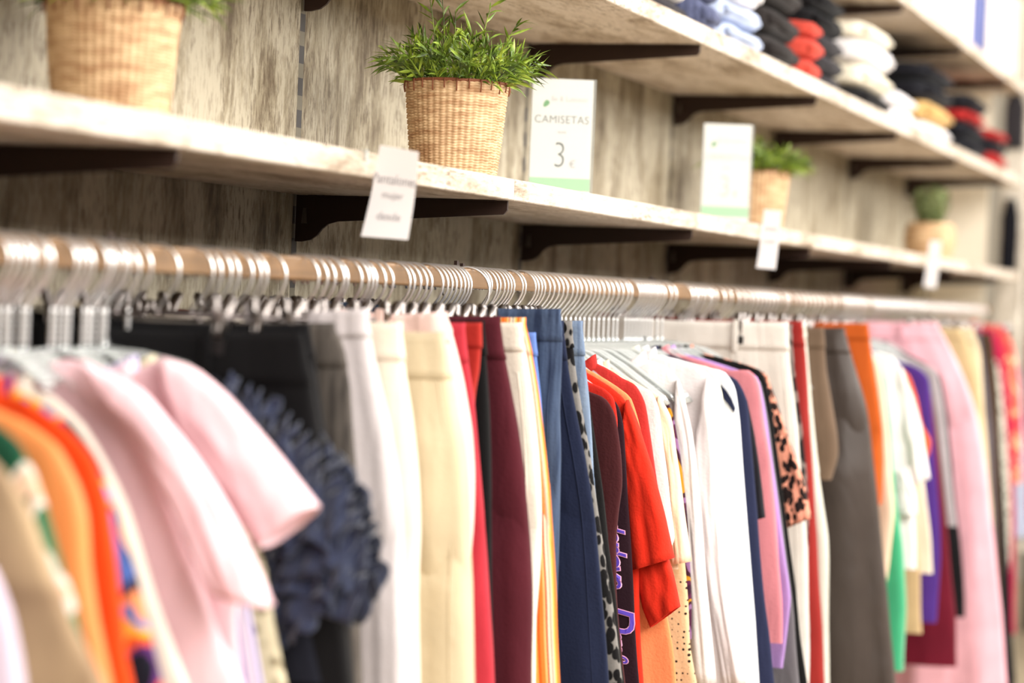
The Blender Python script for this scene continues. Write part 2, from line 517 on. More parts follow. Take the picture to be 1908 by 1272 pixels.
CLIP_DROP = 0.077
TOP_DROP = 0.105
HOOK_C = hook_mesh(CLIP_DROP); HOOK_C.materials.append(M['chrome'])
HOOK_T = hook_mesh(TOP_DROP, 0.92, 0.0017, beads=True); HOOK_T.materials.append(M['chrome'])
HOOK_W = hook_mesh(CLIP_DROP + 0.012, 1.25); HOOK_W.materials.append(M['chrome'])
b = MB(); b.tube([(0, -0.138, 0), (0, 0.138, 0)], 0.0021, 8)
b.tube([(0, -0.006, 0), (0, 0.006, 0)], 0.0036, 8)
BAR = b.mesh(True); BAR.materials.append(M['chrome_dark'])


def clip_mesh():
    b = MB()
    for s in (-1, 1):
        # plate with a rounded top, facing along x
        n = 9; poly = []
        for i in range(n + 1):
            a = math.radians(180 * i / n); poly.append((0.0085 * math.cos(a), 0.016 + 0.0085 * math.sin(a)))
        poly += [(-0.0062, 0.0), (-0.0075, -0.030), (0.0075, -0.030), (0.0062, 0.0)]
        xs_ = lambda z: s * (0.0035 + max(0, z) * 0.36)
        vs = [(xs_(z) - s * 0.0, y, z) for y, z in poly] + [(xs_(z) + s * 0.0012, y * 0.96, z) for y, z in poly]
        m_ = len(poly)
        b.add(vs, [tuple(range(m_)), tuple(range(2 * m_ - 1, m_ - 1, -1))] + [(i, i + m_, (i + 1) % m_ + m_, (i + 1) % m_) for i in range(m_)])
        # raised ribs on the lower half
        for yy in (-0.003, 0.003):
            b.tube([(s * 0.0048, yy, -0.002), (s * 0.0048, yy, -0.028)], 0.0013, 6)
    for yy in (-0.0045, -0.0015, 0.0015, 0.0045):
        pts = [(0.0046 * math.cos(a * math.pi / 6), yy, 0.0046 * math.sin(a * math.pi / 6)) for a in range(13)]
        b.tube(pts, 0.0009, 5)
    return b.mesh(True)


CLIP = clip_mesh(); CLIP.materials.append(M['chrome_clip'])
b = MB(); b.box(-0.0065, -0.0042, -0.0105, 0.0105, -0.040, -0.024); b.box(0.0042, 0.0065, -0.0105, 0.0105, -0.040, -0.024)
PAD = b.mesh(); PAD.materials.append(M['rubber'])


def top_frame():
    b = MB()
    b.tube([(0, 0, 0.010), (0, 0, -0.006)], [0.0035, 0.006], 8)
    prof_ = [(0, 0), (0.045, -0.003), (0.09, -0.012), (0.125, -0.032), (0.16, -0.056), (0.19, -0.077), (0.2, -0.090)]
    for s in (-1, 1):
        arm = [(0, s * y, z) for y, z in prof_]
        for dx in (-0.0035, 0.0035):
            b.tube([(x + dx, y, z) for x, y, z in arm], 0.0034, 6)
        b.tube([(x, y, z - 0.006) for x, y, z in arm[:-1]], 0.0028, 6)
    b.tube([(0, -0.165, -0.064), (0, 0.165, -0.064)], 0.003, 6)
    return b.mesh(True)


FR = top_frame()
FR_CLEAR = FR; FR_CLEAR.materials.append(M['clear'])
FR_BLACK = FR.copy(); FR_BLACK.materials.clear(); FR_BLACK.materials.append(M['black_plastic'])


HOOKS = {}


def clip_hanger(X, label, group=None, wide=False, rz=0.0, half=0.135, drop=CLIP_DROP, spread=1.0):
    t = thing('clip_hanger', label, 'clothes hanger', (X, RAIL_Y, RAIL_TOP), (0, 0, rz), group)
    drop = round(max(0.070, drop) / 0.003) * 0.003
    key = (drop, wide)
    if key not in HOOKS:
        HOOKS[key] = hook_mesh(drop + (0.012 if wide else 0), 1.22 if wide else 1.0); HOOKS[key].materials.append(M['chrome'])
    if wide: drop += 0.012
    link('hook', HOOKS[key], parent=t)
    link('bar', BAR, parent=t, loc=(0, 0, -drop))
    for s in (-1, 1):
        c = link('clip', CLIP, parent=t, loc=(0, s * half, -drop))
        c.scale = (spread * 0.9, 0.85, 0.9)
        link('rubber_pad', PAD, parent=c)
    return t


def top_hanger(X, label, group=None, black=False, rz=0.0, wid=1.0):
    t = thing('clothes_hanger', label, 'clothes hanger', (X, RAIL_Y, RAIL_TOP), (0, 0, rz), group)
    link('hook', HOOK_T, parent=t)
    f = link('frame', FR_BLACK if black else FR_CLEAR, parent=t, loc=(0, 0, -TOP_DROP))
    f.scale = (1, wid, wid)
    return t


# hooks read along the rail (pixel column of the near bend), with the kind they are
def hook_x(px): return on_y(px, 500, RAIL_Y - 0.018).x


CLUSTERS = [
    ('T', [5, 18, 29, 44, 55, 76, 86, 131, 141, 154, 163, 190, 199, 207, 222, 245], 'in the blurred left cluster above the pink tops'),
    ('C', [384, 400, 418, 433, 458, 474, 485], 'in the loose group above the black trousers'),
    ('C', [582, 598, 613, 629, 637, 663, 676, 684, 691, 708, 722, 754, 763, 774, 786, 795, 816, 825, 833, 841, 849, 857, 863, 869], 'in the bent row left of the open round hook'),
    ('C', [903, 910, 917], 'beside the open round hook'),
    ('T', [926, 934, 941, 947, 952, 968, 974, 992, 998, 1004, 1010, 1019, 1027, 1036, 1044, 1052, 1062, 1070, 1078, 1087, 1096, 1104, 1112, 1121, 1130, 1139, 1148, 1157, 1166, 1173, 1188, 1194, 1200, 1206, 1212, 1218, 1224, 1230, 1236, 1247, 1256], 'in the packed silvery group above the red and white tops'),
    ('T', [1285, 1293, 1300, 1307, 1313, 1319, 1325, 1333, 1346, 1360], 'in the short group before the white jeans'),
    ('C', [1373, 1384, 1395, 1404, 1412, 1420, 1427, 1434, 1441, 1450, 1462, 1470, 1484, 1494, 1504, 1512, 1522, 1530, 1538], 'in the blurred group above the white jeans and coated trousers'),
    ('T', [1552, 1558, 1570, 1576, 1581, 1586, 1591, 1596, 1601, 1606, 1612, 1617], 'in the bright far group above the rust trousers'),
    ('C', [1626 + 4.6 * i for i in range(47)], 'in the far blurred row near the end post'),
]
HK = []
for kind, pxs, d in CLUSTERS:
    for p in pxs: HK.append([hook_x(p), kind, d, None])
HK.sort(key=lambda h: h[0])

# ------------------------------------------------------------------ garments
def catmull(pts, n):
    pts = [Vector(p) for p in pts]
    seg = [0.0]
    for a, c in zip(pts, pts[1:]): seg.append(seg[-1] + (c - a).length)
    out = []
    P = [pts[0] * 2 - pts[1]] + pts + [pts[-1] * 2 - pts[-2]]
    for i in range(n + 1):
        s = seg[-1] * i / n
        k = 0
        while k < len(pts) - 2 and seg[k + 1] < s: k += 1
        t = (s - seg[k]) / max(1e-9, seg[k + 1] - seg[k])
        lin_ = pts[k].lerp(pts[k + 1], t)
        p0, p1, p2, p3 = P[k], P[k + 1], P[k + 2], P[k + 3]
        cr = 0.5 * ((2 * p1) + (p2 - p0) * t + (2 * p0 - 5 * p1 + 4 * p2 - p3) * t * t + (3 * p1 - p0 - 3 * p2 + p3) * t ** 3)
        out.append(cr.lerp(lin_, 0.4))
    return out


FAR_LIM = WALL - 0.022 - RAIL_Y


def loop_mesh(rows, nu, seed, fold, foldf=3.0, thick_pow=0.55, groove=0.0):
    """rows: (yn, zn, yf, zf, zc, t, g) local to the rail; g = 0..1 fold growth"""
    vs, fs = [], []
    for r, (yn, zn, yf, zf, zc, t, g) in enumerate(rows):
        for j in range(nu):
            a = 2 * math.pi * j / nu
            u = -math.cos(a); s = math.sin(a)
            w = (u + 1) / 2
            y = yn + (yf - yn) * w
            ze = zn if u < 0 else zf
            z = zc + (ze - zc) * abs(u) ** 1.4
            x = -math.copysign(abs(s) ** thick_pow, s) * t
            nn = noise.noise(Vector((u * foldf, z * 0.8 + seed * 3.1, seed * 7.7)))
            n2 = noise.noise(Vector((u * foldf * 2.7 + 5, z * 1.4, seed * 3.3 + (0 if s > 0 else 9))))
            n3 = noise.noise(Vector((u * foldf * 5.0, z * 5.0, seed * 1.7)))
            x += fold * (0.35 + g) * (nn * 1.6 + n2 * 1.0 * min(1, abs(s) * 2) + n3 * 0.30)
            if groove: x *= 1 - groove * math.exp(-(u / 0.12) ** 2)
            y += 0.004 * g * noise.noise(Vector((z * 7, seed, 2.0)))
            vs.append((x, y, z))
    nr = len(rows)
    for r in range(nr - 1):
        for j in range(nu):
            j2 = (j + 1) % nu
            fs.append((r * nu + j, (r + 1) * nu + j, (r + 1) * nu + j2, r * nu + j2))
    return vs, fs


def near_path(edge, X, n):
    pts = []
    for px, py in edge:
        p = on_x(px, py, X)
        pts.append((p.y - RAIL_Y, p.z - RAIL_TOP))
    c = catmull([(y, z, 0) for y, z in pts], n)
    return [(p.x, p.y) for p in c]


STATS = []
t_zt = {}
t_path = {}


def trousers(name, label, cat, X, edge, mat, T=0.026, fold=0.008, band=None, end=None, loops=True, seed=1, length=1.02, band_h=None, crotch=0.27, farf=1.0):
    if band_h is None: band_h = 0.030 + 0.022 * ((seed * 7) % 5) / 4
    path = near_path(edge, X, 44)
    STATS.append((name, X, min(p[0] for p in path) + RAIL_Y, max(p[0] for p in path) + RAIL_Y))
    zt = path[0][1]
    # continue below the frame to a natural hem
    yl, zl = path[-1]
    zend = zt - length if end is None else zl
    if end is None and zl > zend:
        k = max(2, int((zl - zend) / 0.03))
        for i in range(1, k + 1): path.append((yl + 0.008 * i / k, zl + (zend - zl) * i / k))
    t = thing(name, label, cat, (X, RAIL_Y, RAIL_TOP))
    t_zt[label] = zt
    t_path[label] = list(path)
    rows = []
    for y, z in path:
        d = (zt - z)
        g = min(1.0, d / 0.5)
        tt = 0.007 + (T - 0.007) * min(1.0, max(0.0, d) / 0.12) ** 0.7
        yf = min(-y * farf, FAR_LIM)
        rows.append((y, z, yf, z, z - 0.006 * math.exp(-d * 20), tt, g))
    split = next((i for i, r in enumerate(rows) if zt - r[1] > crotch), len(rows) - 2)
    if end is not None and (zt - rows[-1][1]) < crotch + 0.1: split = len(rows) - 2
    if split < len(rows) - 2:
        hip_rows = [r[:5] + (rows[i][5] * (1 - 0.5 * max(0.0, (i - split + 7) / 7.0) ** 1.5),) + r[6:] for i, r in enumerate(rows[:split + 1])]
    else: hip_rows = rows[:split + 1]
    v, f = loop_mesh(hip_rows, 64, seed, fold, groove=0.25)
    link('hip', mesh(v, f, smooth=True), mat, t)
    if split < len(rows) - 2:
        for s in (0, 1):
            lr = []
            for ri, r in enumerate(rows[split - 7:]):
                ymid = (r[0] + r[2]) / 2
                y0, y1 = (r[0], ymid + 0.004) if s == 0 else (ymid - 0.004, r[2])
                lr.append((y0, r[1], y1, r[1], r[1], r[5] * min(0.97, 0.45 + 0.52 * ri / 7.0), r[6]))
            v, f = loop_mesh(lr, 48, seed + (0 if s == 0 else 0.5), fold * 0.8, foldf=1.6)
            link('leg', mesh(v, f, smooth=True), mat, t)
    # waistband: a slightly larger ring
    wr = []
    nb = 5
    for i in range(nb + 1):
        z = zt + 0.002 - band_h * i / nb
        y = path[0][0] + (z - zt) * 0.0
        j = 0
        while j < len(path) - 2 and path[j + 1][1] > z: j += 1
        y = path[j][0]
        d = zt - z
        tt = 0.007 + (T - 0.007) * min(1.0, max(0, d) / 0.12) ** 0.7 + 0.0009
        wr.append((y - 0.0012, z, min(-y * farf, FAR_LIM) + 0.0012, z, z - 0.006 * math.exp(-max(0, d) * 20), tt, min(1.0, max(0, d) / 0.5)))
    v, f = loop_mesh(wr, 64, seed, fold, groove=0.25)
    o = link('waistband', mesh(v, f, smooth=True), band or mat, t)
    so = o.modifiers.new('solid', 'SOLIDIFY'); so.thickness = 0.0014; so.offset = 0.0
    if loops:
        for yy in ((path[0][0] * 0.55, 0.07) if farf > 0 else (path[0][0] * 0.6,)):
            b = MB()
            tt = 0.010 + (T - 0.007) * 0.3
            b.box(-tt - 0.005, -tt - 0.002, yy - 0.005, yy + 0.005, zt - band_h - 0.004, zt + 0.002)
            o = link('belt_loop', b.mesh(), band or mat, t); bevel(o, 0.0012, 1)
    return t


def top(name, label, cat, X, edge, mat, T=0.022, neck=0.075, fold=0.009, sleeves=(), end=True, seed=1, collar=True, length=0.66, collar_mat=None, sleeve_mat=None, far_sleeve=True):
    path = near_path(edge, X, 48)
    STATS.append((name, X, min(p[0] for p in path) + RAIL_Y, max(p[0] for p in path) + RAIL_Y))
    yl, zl = path[-1]
    zt = -TOP_DROP - 0.006
    if not end:
        zend = min(zl - 0.05, zt - length)
        k = max(2, int((zl - zend) / 0.03))
        for i in range(1, k + 1): path.append((yl, zl + (zend - zl) * i / k))
    # start the slope at the neck
    y0, z0 = path[0]
    yneck = -neck
    if y0 < yneck - 0.015:
        zn = max(z0 + 0.004, min(zt - 0.008, z0 + abs(y0 - yneck) * 0.45))
        pre = [(yneck + (y0 - yneck) * i / 6, zn + (z0 - zn) * (i / 6) ** 1.3) for i in range(6)]
        path = pre + path
    t = thing(name, label, cat, (X, RAIL_Y, RAIL_TOP))
    n = len(path)
    rows = []
    ztop = path[0][1]; zbot = path[-1][1]
    zc0 = ztop - 0.03 - max(0, neck - 0.075)
    for i, (y, z) in enumerate(path):
        f = i / (n - 1)
        zc = zc0 + (zbot - zc0) * f if z > zbot else z
        zc = min(zc0 - 0.0005 * i, z if f > 0.5 else max(z, zc) if zc > z else zc)
        zc = zc0 + (zbot - zc0) * f
        d = ztop - z
        tt = 0.006 + (T - 0.006) * min(1.0, max(0.0, d) / 0.10) ** 0.6
        rows.append((y, z, min(-y, FAR_LIM), z, zc, tt, min(1.0, d / 0.45)))
    v, f = loop_mesh(rows, 64, seed, fold, foldf=2.6)
    link('body', mesh(v, f, smooth=True), mat, t)
    if collar:
        cr = []
        for i in range(5):
            dz = 0.012 - 0.020 * i / 4
            cr.append((path[0][0] - 0.002 - 0.004 * i / 4, ztop + dz, -path[0][0] + 0.002 + 0.004 * i / 4, ztop + dz, zc0 + dz, 0.0095, 0))
        v, f = loop_mesh(cr, 40, seed, 0.001)
        o = link('collar', mesh(v, f, smooth=True), collar_mat or mat, t)
        so = o.modifiers.new('solid', 'SOLIDIFY'); so.thickness = 0.002
    for si, (outer, inner, dx, st) in enumerate(sleeves):
        po = near_path(outer, X + dx, 22); pi_ = near_path(inner, X + dx, 22)
        for s in ((0, 1) if far_sleeve and si == 0 else (0,)):
            vs, fs = [], []
            nu = 36
            for r in range(23):
                g = r / 22
                for j in range(nu):
                    a = 2 * math.pi * j / nu
                    u = -math.cos(a); sn = math.sin(a); w = (u + 1) / 2
                    y = po[r][0] + (pi_[r][0] - po[r][0]) * w; z = po[r][1] + (pi_[r][1] - po[r][1]) * w
                    if s: y = min(-y, FAR_LIM)
                    th = st * (0.55 + 0.45 * g)
                    x = dx - math.copysign(abs(sn) ** 0.6, sn) * th
                    x += fold * (0.4 + 0.8 * g) * noise.noise(Vector((w * 3.2, g * 2.4, seed * 5 + si)))
                    x += fold * 0.7 * noise.noise(Vector((w * 7, g * 4 + (0 if sn > 0 else 9), seed * 2 + si)))
                    vs.append((x, y, z))
            for r in range(22):
                for j in range(nu):
                    j2 = (j + 1) % nu
                    fs.append((r * nu + j, (r + 1) * nu + j, (r + 1) * nu + j2, r * nu + j2))
            o = link('sleeve', mesh(vs, fs, smooth=True), sleeve_mat or mat, t)
            if s == 0:
                # cuff hem
                so = o.modifiers.new('solid', 'SOLIDIFY'); so.thickness = 0.0018
    return t


# ------------------------------------------------------------------ the clothes, left to right along the rail
def F(name, rgb, *a, **k):
    return fabric(name, rgb, *a, **k)


G = []       # (X, hanger kind, hanger look, builder)


def T_(X, name, label, edge, mat, hang='C', **kw):
    def go(XX, s, lim):
        k = dict(kw); k['T'] = min(k.get('T', 0.026), lim); k['fold'] = min(k.get('fold', 0.010), lim * 0.36)
        return trousers(name, label, k.pop('cat', 'trousers'), XX, edge, mat, seed=s, **k)
    G.append((X, hang, label, go))


def S_(X, name, label, edge, mat, hang='T', **kw):
    def go(XX, s, lim):
        k = dict(kw); k['T'] = min(k.get('T', 0.022), lim); k['fold'] = min(k.get('fold', 0.009), lim * 0.35)
        return top(name, label, k.pop('cat', 'top'), XX, edge, mat, seed=s, **k)
    G.append((X, hang, label, go))


WHITE = (238, 232, 230)
S_(1.56, 'blouse', 'pale lilac blouse in the bottom left corner, leftmost of all the clothes', [(-60, 1000), (-10, 1060), (22, 1140), (38, 1210), (48, 1272)], F('lilac_cotton', (214, 200, 214)), end=False)
S_(1.62, 'plaid_shirt', 'beige and brown plaid shirt at the left frame edge', [(-40, 830), (20, 895), (60, 970), (92, 1060), (122, 1140), (160, 1215), (190, 1272)], F('beige_plaid', (196, 172, 140), 'plaid', (134, 104, 84), extra=9.0), end=False)
S_(1.68, 'patterned_blouse', 'green and white patterned blouse beside the beige plaid shirt', [(-30, 775), (30, 822), (62, 880), (88, 960), (112, 1050), (134, 1110), (156, 1190), (180, 1272)],
   F('green_print', (62, 120, 88), 'print', extra=[(40, 100, 74), (60, 128, 92), (222, 214, 204), (228, 196, 170), (40, 96, 76), (120, 130, 80)]), end=False)
S_(1.73, 'blouse', 'light orange satin blouse at the left, in front of the vivid orange one', [(-20, 755), (50, 788), (105, 830), (142, 900), (158, 960), (165, 1050), (180, 1150), (205, 1272)], F('apricot_satin', (238, 160, 96), rough=0.5), end=False, fold=0.012)
S_(1.78, 'shirt', 'vivid orange shirt left of the colourful printed blouse', [(-10, 728), (50, 748), (120, 795), (170, 850), (196, 925), (210, 1010), (222, 1100), (234, 1200), (250, 1272)], F('vivid_orange', (238, 92, 24)), end=False, fold=0.010)
S_(1.83, 'printed_blouse', 'multicoloured purple, orange, yellow and blue printed blouse left of the pink tops', [(15, 722), (60, 738), (130, 785), (182, 852), (212, 930), (238, 1010), (262, 1090), (280, 1170), (306, 1272)],
   F('bright_print', (240, 140, 60), 'print', extra=[(40, 44, 60), (110, 60, 130), (232, 110, 50), (240, 190, 80), (110, 140, 196), (236, 160, 110), (70, 60, 80), (90, 124, 190)]), end=False)
S_(1.88, 'cardigan', 'cream cardigan with a thin visible edge just left of the pink tops', [(50, 722), (100, 738), (155, 790), (198, 860), (234, 935), (262, 1020), (290, 1110), (322, 1200), (350, 1272)], F('cream_knit', (236, 226, 214)), end=False)
PINK = F('pale_pink_satin', (250, 216, 222), rough=0.55)
S_(1.95, 't_shirt', 'pale pink short sleeved top, nearer of the two large blurred pink ones', [(60, 690), (130, 668), (215, 705), (262, 790), (300, 880), (335, 980), (370, 1080), (405, 1180), (450, 1272)], PINK, end=False, cat='t-shirt', T=0.03,
   sleeves=[([(150, 672), (260, 730), (350, 840), (430, 970), (505, 1130)], [(255, 800), (290, 870), (330, 950), (365, 1030), (402, 1100)], -0.022, 0.022)], fold=0.010)
PINK2 = F('blush_pink_satin', (250, 218, 223), rough=0.55)
S_(2.01, 't_shirt', 'blush pink top with a pointed sleeve sticking out before the navy ruffles', [(240, 700), (300, 668), (360, 690), (400, 760), (425, 850), (440, 950), (455, 1050), (440, 1150), (450, 1272)], PINK2, end=False, cat='t-shirt', T=0.03,
   sleeves=[([(300, 668), (360, 690), (425, 745), (500, 835), (587, 945)], [(360, 830), (390, 880), (425, 930), (460, 975), (497, 1018)], -0.012, 0.026)], fold=0.010)
S_(2.045, 'blouse', 'lilac and blue striped blouse mostly hidden below the pink sleeves', [(330, 720), (400, 800), (430, 900), (445, 1000), (462, 1110), (478, 1200), (490, 1272)], F('lilac_stripe', (196, 190, 220), 'stripes', extra=[(0, (206, 198, 226)), (0.4, (120, 116, 180)), (0.6, (232, 226, 232))]), end=False)
S_(2.075, 'lace_top', 'cream openwork lace top between the pink sleeve and the navy ruffled top', [(350, 720), (420, 800), (455, 900), (475, 1000), (492, 1060), (512, 1180), (530, 1272)], F('cream_lace', (226, 216, 188), 'lace', (150, 138, 110)), end=False)
# ruffled navy top is added by hand below, at x = 2.10
BLK = F('black_crepe', (24, 22, 25))
T_(2.185, 'trousers', 'black trousers hanging lowest behind the navy ruffles, left of the charcoal pair', [(560, 622), (575, 680), (588, 760), (600, 850), (618, 960), (636, 1080), (652, 1272)], BLK)
T_(2.235, 'trousers', 'black wide trousers just right of the tilted black hanger', [(574, 606), (588, 690), (600, 780), (618, 880), (636, 1000), (648, 1120), (658, 1272)], F('soft_black', (28, 26, 30)), T=0.022)
T_(2.29, 'jeans', 'charcoal grey worn jeans left of the pale grey trousers', [(622, 604), (640, 650), (652, 720), (656, 800), (664, 900), (672, 1000), (678, 1272)], F('charcoal_denim', (84, 78, 74), 'denim', (132, 124, 116)), cat='jeans')
T_(2.35, 'trousers', 'pale grey white trousers, leftmost of the light ones', [(680, 578), (690, 640), (702, 700), (722, 790), (738, 890), (748, 1000), (756, 1272)], F('pale_grey_twill', (216, 208, 208)), farf=-0.25, T=0.034, fold=0.011)
T_(2.41, 'trousers', 'warm white trousers with a black clip pad on the waist', [(745, 604), (754, 700), (765, 780), (774, 870), (780, 1000), (779, 1272)], F('warm_white_cotton', (240, 230, 214)), T=0.034)
T_(2.50, 'chinos', 'straw beige chinos with a buttoned waistband', [(826, 622), (838, 690), (852, 770), (866, 850), (872, 950), (876, 1060), (877, 1272)], F('straw_beige_twill', (216, 201, 172)), T=0.038, fold=0.012, cat='trousers')
T_(2.585, 'trousers', 'pale pink trousers rising behind the beige chinos', [(830, 584), (846, 640), (862, 710), (876, 800), (881, 880), (880, 980), (872, 1100), (868, 1272)], F('pale_rose_cotton', (240, 212, 204)), farf=-0.2, T=0.028)
T_(2.64, 'trousers', 'raspberry pink red trousers between the pale pink and black ones', [(864, 604), (870, 660), (882, 740), (892, 850), (900, 950), (908, 1080), (914, 1180), (918, 1272)], F('raspberry_cotton', (204, 70, 84)), T=0.026)
T_(2.69, 'shorts', 'brick red gathered shorts clipped left of the burgundy trousers', [(895, 604), (896, 650), (893, 690), (886, 730), (880, 790)], F('brick_red', (196, 66, 56)), cat='shorts', end=True, T=0.03, fold=0.014)
T_(2.73, 'trousers', 'black trousers seen as a dark strip left of the burgundy ones', [(900, 600), (906, 680), (911, 760), (914, 850), (916, 1000), (918, 1272)], F('deep_black', (16, 15, 17)), T=0.02)
T_(2.78, 'trousers', 'burgundy wide trousers in the middle of the rail', [(931, 592), (940, 660), (951, 720), (965, 800), (977, 890), (985, 990), (990, 1100), (992, 1272)], F('burgundy_crepe', (106, 40, 54)), T=0.036, fold=0.009)
T_(2.85, 'trousers', 'cream white trousers right of the burgundy ones', [(970, 604), (984, 680), (995, 760), (1004, 850), (1008, 950), (1004, 1050), (998, 1150), (996, 1272)], F('cream_denim', (240, 230, 216)), T=0.03)
T_(2.885, 'striped_trousers', 'orange, yellow and white striped summer trousers', [(978, 594), (990, 650), (1004, 730), (1016, 830), (1026, 930), (1032, 1040), (1037, 1150), (1042, 1272)],
   F('orange_stripe', (240, 170, 80), 'stripes', extra=[(0, (240, 150, 70)), (0.18, (236, 120, 44)), (0.30, (246, 200, 110)), (0.48, (238, 220, 196)), (0.6, (110, 96, 110)), (0.66, (244, 226, 200)), (0.82, (224, 84, 60)), (0.9, (244, 200, 140))]), T=0.016)
T_(2.92, 'skirt', 'sky blue skirt glimpsed left of the denim jeans waist', [(996, 622), (1002, 680), (1008, 740), (1012, 800)], F('sky_blue', (120, 150, 214)), cat='skirt', end=True, T=0.014)
T_(2.965, 'jeans', 'mid blue jeans with a big chrome clip on the waistband', [(1043, 578), (1048, 640), (1046, 700), (1043, 770), (1045, 850), (1043, 950), (1040, 1050), (1037, 1150), (1034, 1272)], F('mid_denim', (58, 72, 100), 'denim', (104, 122, 150)), T=0.034, fold=0.012, cat='jeans', band_h=0.042)
T_(3.015, 'chinos', 'navy blue chinos with a long side seam, right of the mid blue jeans', [(1048, 600), (1060, 690), (1076, 780), (1092, 860), (1106, 950), (1116, 1050), (1124, 1150), (1132, 1272)], F('navy_twill', (44, 54, 84)), T=0.034, fold=0.007)
T_(3.06, 'trousers', 'grey and black leopard print trousers', [(1064, 600), (1072, 680), (1084, 760), (1098, 840), (1112, 930), (1128, 1030), (1144, 1140), (1160, 1272)], F('grey_leopard', (150, 146, 142), 'leopard', (34, 32, 34), extra=92.0), T=0.024, fold=0.006)
T_(3.095, 'jeans', 'light washed blue jeans beside the leopard trousers waist', [(1084, 600), (1090, 670), (1097, 730), (1102, 800), (1108, 900), (1120, 1010), (1130, 1272)], F('light_denim', (118, 136, 164), 'denim', (164, 180, 200)), cat='jeans', T=0.02)
T_(3.13, 'trousers', 'black slim trousers left of the plum top', [(1082, 612), (1092, 690), (1102, 770), (1114, 850), (1126, 930), (1136, 1020), (1148, 1110), (1165, 1272)], F('faded_black', (40, 38, 38)), T=0.018)
# tops on clear hangers
S_(3.222, 'top', 'red thin strap top showing as a line above the plum tunic', [(1098, 712), (1125, 724), (1143, 742), (1150, 780), (1150, 830), (1150, 870)], F('tomato_red', (222, 60, 44)), neck=0.118, T=0.010)
S_(3.20, 'tunic', 'plum brown tunic with a rounded shoulder', [(1100, 730), (1128, 742), (1146, 772), (1157, 840), (1160, 900), (1152, 960), (1148, 1010), (1150, 1100), (1160, 1200), (1167, 1272)], F('plum_jersey', (96, 46, 50)), end=False, neck=0.118, T=0.026, length=0.9)
S_(3.245, 'printed_t_shirt', 'dark purple top with violet and pink lettering running down its side', [(1128, 738), (1150, 752), (1161, 790), (1166, 860), (1170, 950), (1176, 1040), (1182, 1130), (1190, 1272)], F('dark_aubergine', (62, 32, 46)), end=False, cat='t-shirt', neck=0.118, T=0.020, fold=0.004, length=0.95)
S_(3.30, 't_shirt', 'vivid orange red tee with a folded down short sleeve', [(1140, 722), (1165, 745), (1180, 800), (1188, 880), (1190, 980), (1192, 1080), (1196, 1170), (1200, 1272)], F('orange_red_cotton', (232, 62, 34)), end=False, cat='t-shirt', neck=0.118, T=0.024, fold=0.012,
   sleeves=[([(1168, 745), (1190, 800), (1212, 870), (1236, 960), (1252, 1040)], [(1160, 830), (1166, 890), (1172, 950), (1176, 1005), (1180, 1062)], -0.01, 0.020),
            ([(1212, 960), (1232, 1010), (1246, 1050), (1258, 1095), (1265, 1130)], [(1184, 1000), (1188, 1040), (1192, 1085), (1200, 1130), (1214, 1168)], 0.012, 0.016)])
S_(3.34, 'tunic', 'peach orange tunic showing below the orange red tee', [(1150, 720), (1176, 742), (1194, 800), (1204, 880), (1214, 960), (1226, 1040), (1240, 1130), (1252, 1200), (1260, 1272)], F('peach_orange', (244, 158, 108)), end=False, neck=0.118, T=0.022, fold=0.010, length=0.95)
S_(3.385, 't_shirt', 'coral red slub tee with loose threads behind the orange red one', [(1160, 704), (1185, 718), (1202, 750), (1212, 810), (1222, 880), (1232, 950), (1240, 1010), (1244, 1060)], F('coral_slub', (214, 72, 66)), cat='t-shirt', neck=0.118, T=0.024, fold=0.010)
S_(3.43, 't_shirt', 'white shouldered colour block tee with rose striped hem', [(1180, 716), (1212, 728), (1228, 762), (1236, 830), (1244, 890), (1250, 950), (1256, 1000), (1250, 1020)], F('white_rose_block', (242, 234, 230)), cat='t-shirt', neck=0.118, T=0.020)
S_(3.475, 't_shirt', 'pale apricot tee with a squared short sleeve, left of the plaid dress', [(1204, 724), (1232, 740), (1250, 790), (1256, 860), (1262, 920), (1262, 980), (1264, 1060)], F('pale_apricot', (246, 216, 188)), cat='t-shirt', neck=0.118, T=0.020,
   sleeves=[([(1226, 738), (1248, 780), (1260, 860), (1272, 950), (1284, 1046)], [(1240, 840), (1244, 900), (1248, 950), (1252, 1000), (1256, 1050)], -0.006, 0.016)])
S_(3.52, 'dress', 'beige dress with small dark polka dots and a ruffled hem seam', [(1215, 740), (1238, 770), (1252, 850), (1264, 940), (1274, 1030), (1280, 1120), (1284, 1200), (1296, 1272)], F('dotted_beige', (226, 196, 158), 'dots', (60, 44, 36)), end=False, cat='dress', neck=0.118, T=0.024, length=1.0)
S_(3.575, 'dress', 'purple and mustard plaid dress with a rounded collar', [(1216, 724), (1240, 738), (1256, 780), (1268, 850), (1277, 930), (1284, 1020), (1288, 1100), (1288, 1190)],
   F('purple_plaid', (84, 32, 60), 'print', extra=[(70, 26, 52), (96, 36, 74), (150, 110, 150), (80, 30, 54), (196, 146, 30), (110, 40, 84), (76, 30, 60)]), cat='dress', neck=0.118, T=0.022, length=1.0)
WHT = F('bright_white_cotton', WHITE)
S_(3.64, 'long_sleeve_shirt', 'white long sleeved shirt, left one of the white group', [(1198, 668), (1240, 682), (1268, 712), (1284, 780), (1294, 860), (1300, 960), (1300, 1060), (1300, 1272)], WHT, end=False, cat='shirt', neck=0.118, T=0.034, fold=0.012,
   sleeves=[([(1262, 706), (1286, 800), (1300, 920), (1312, 1060), (1330, 1272)], [(1258, 820), (1268, 900), (1276, 990), (1284, 1080), (1296, 1272)], -0.01, 0.020)])
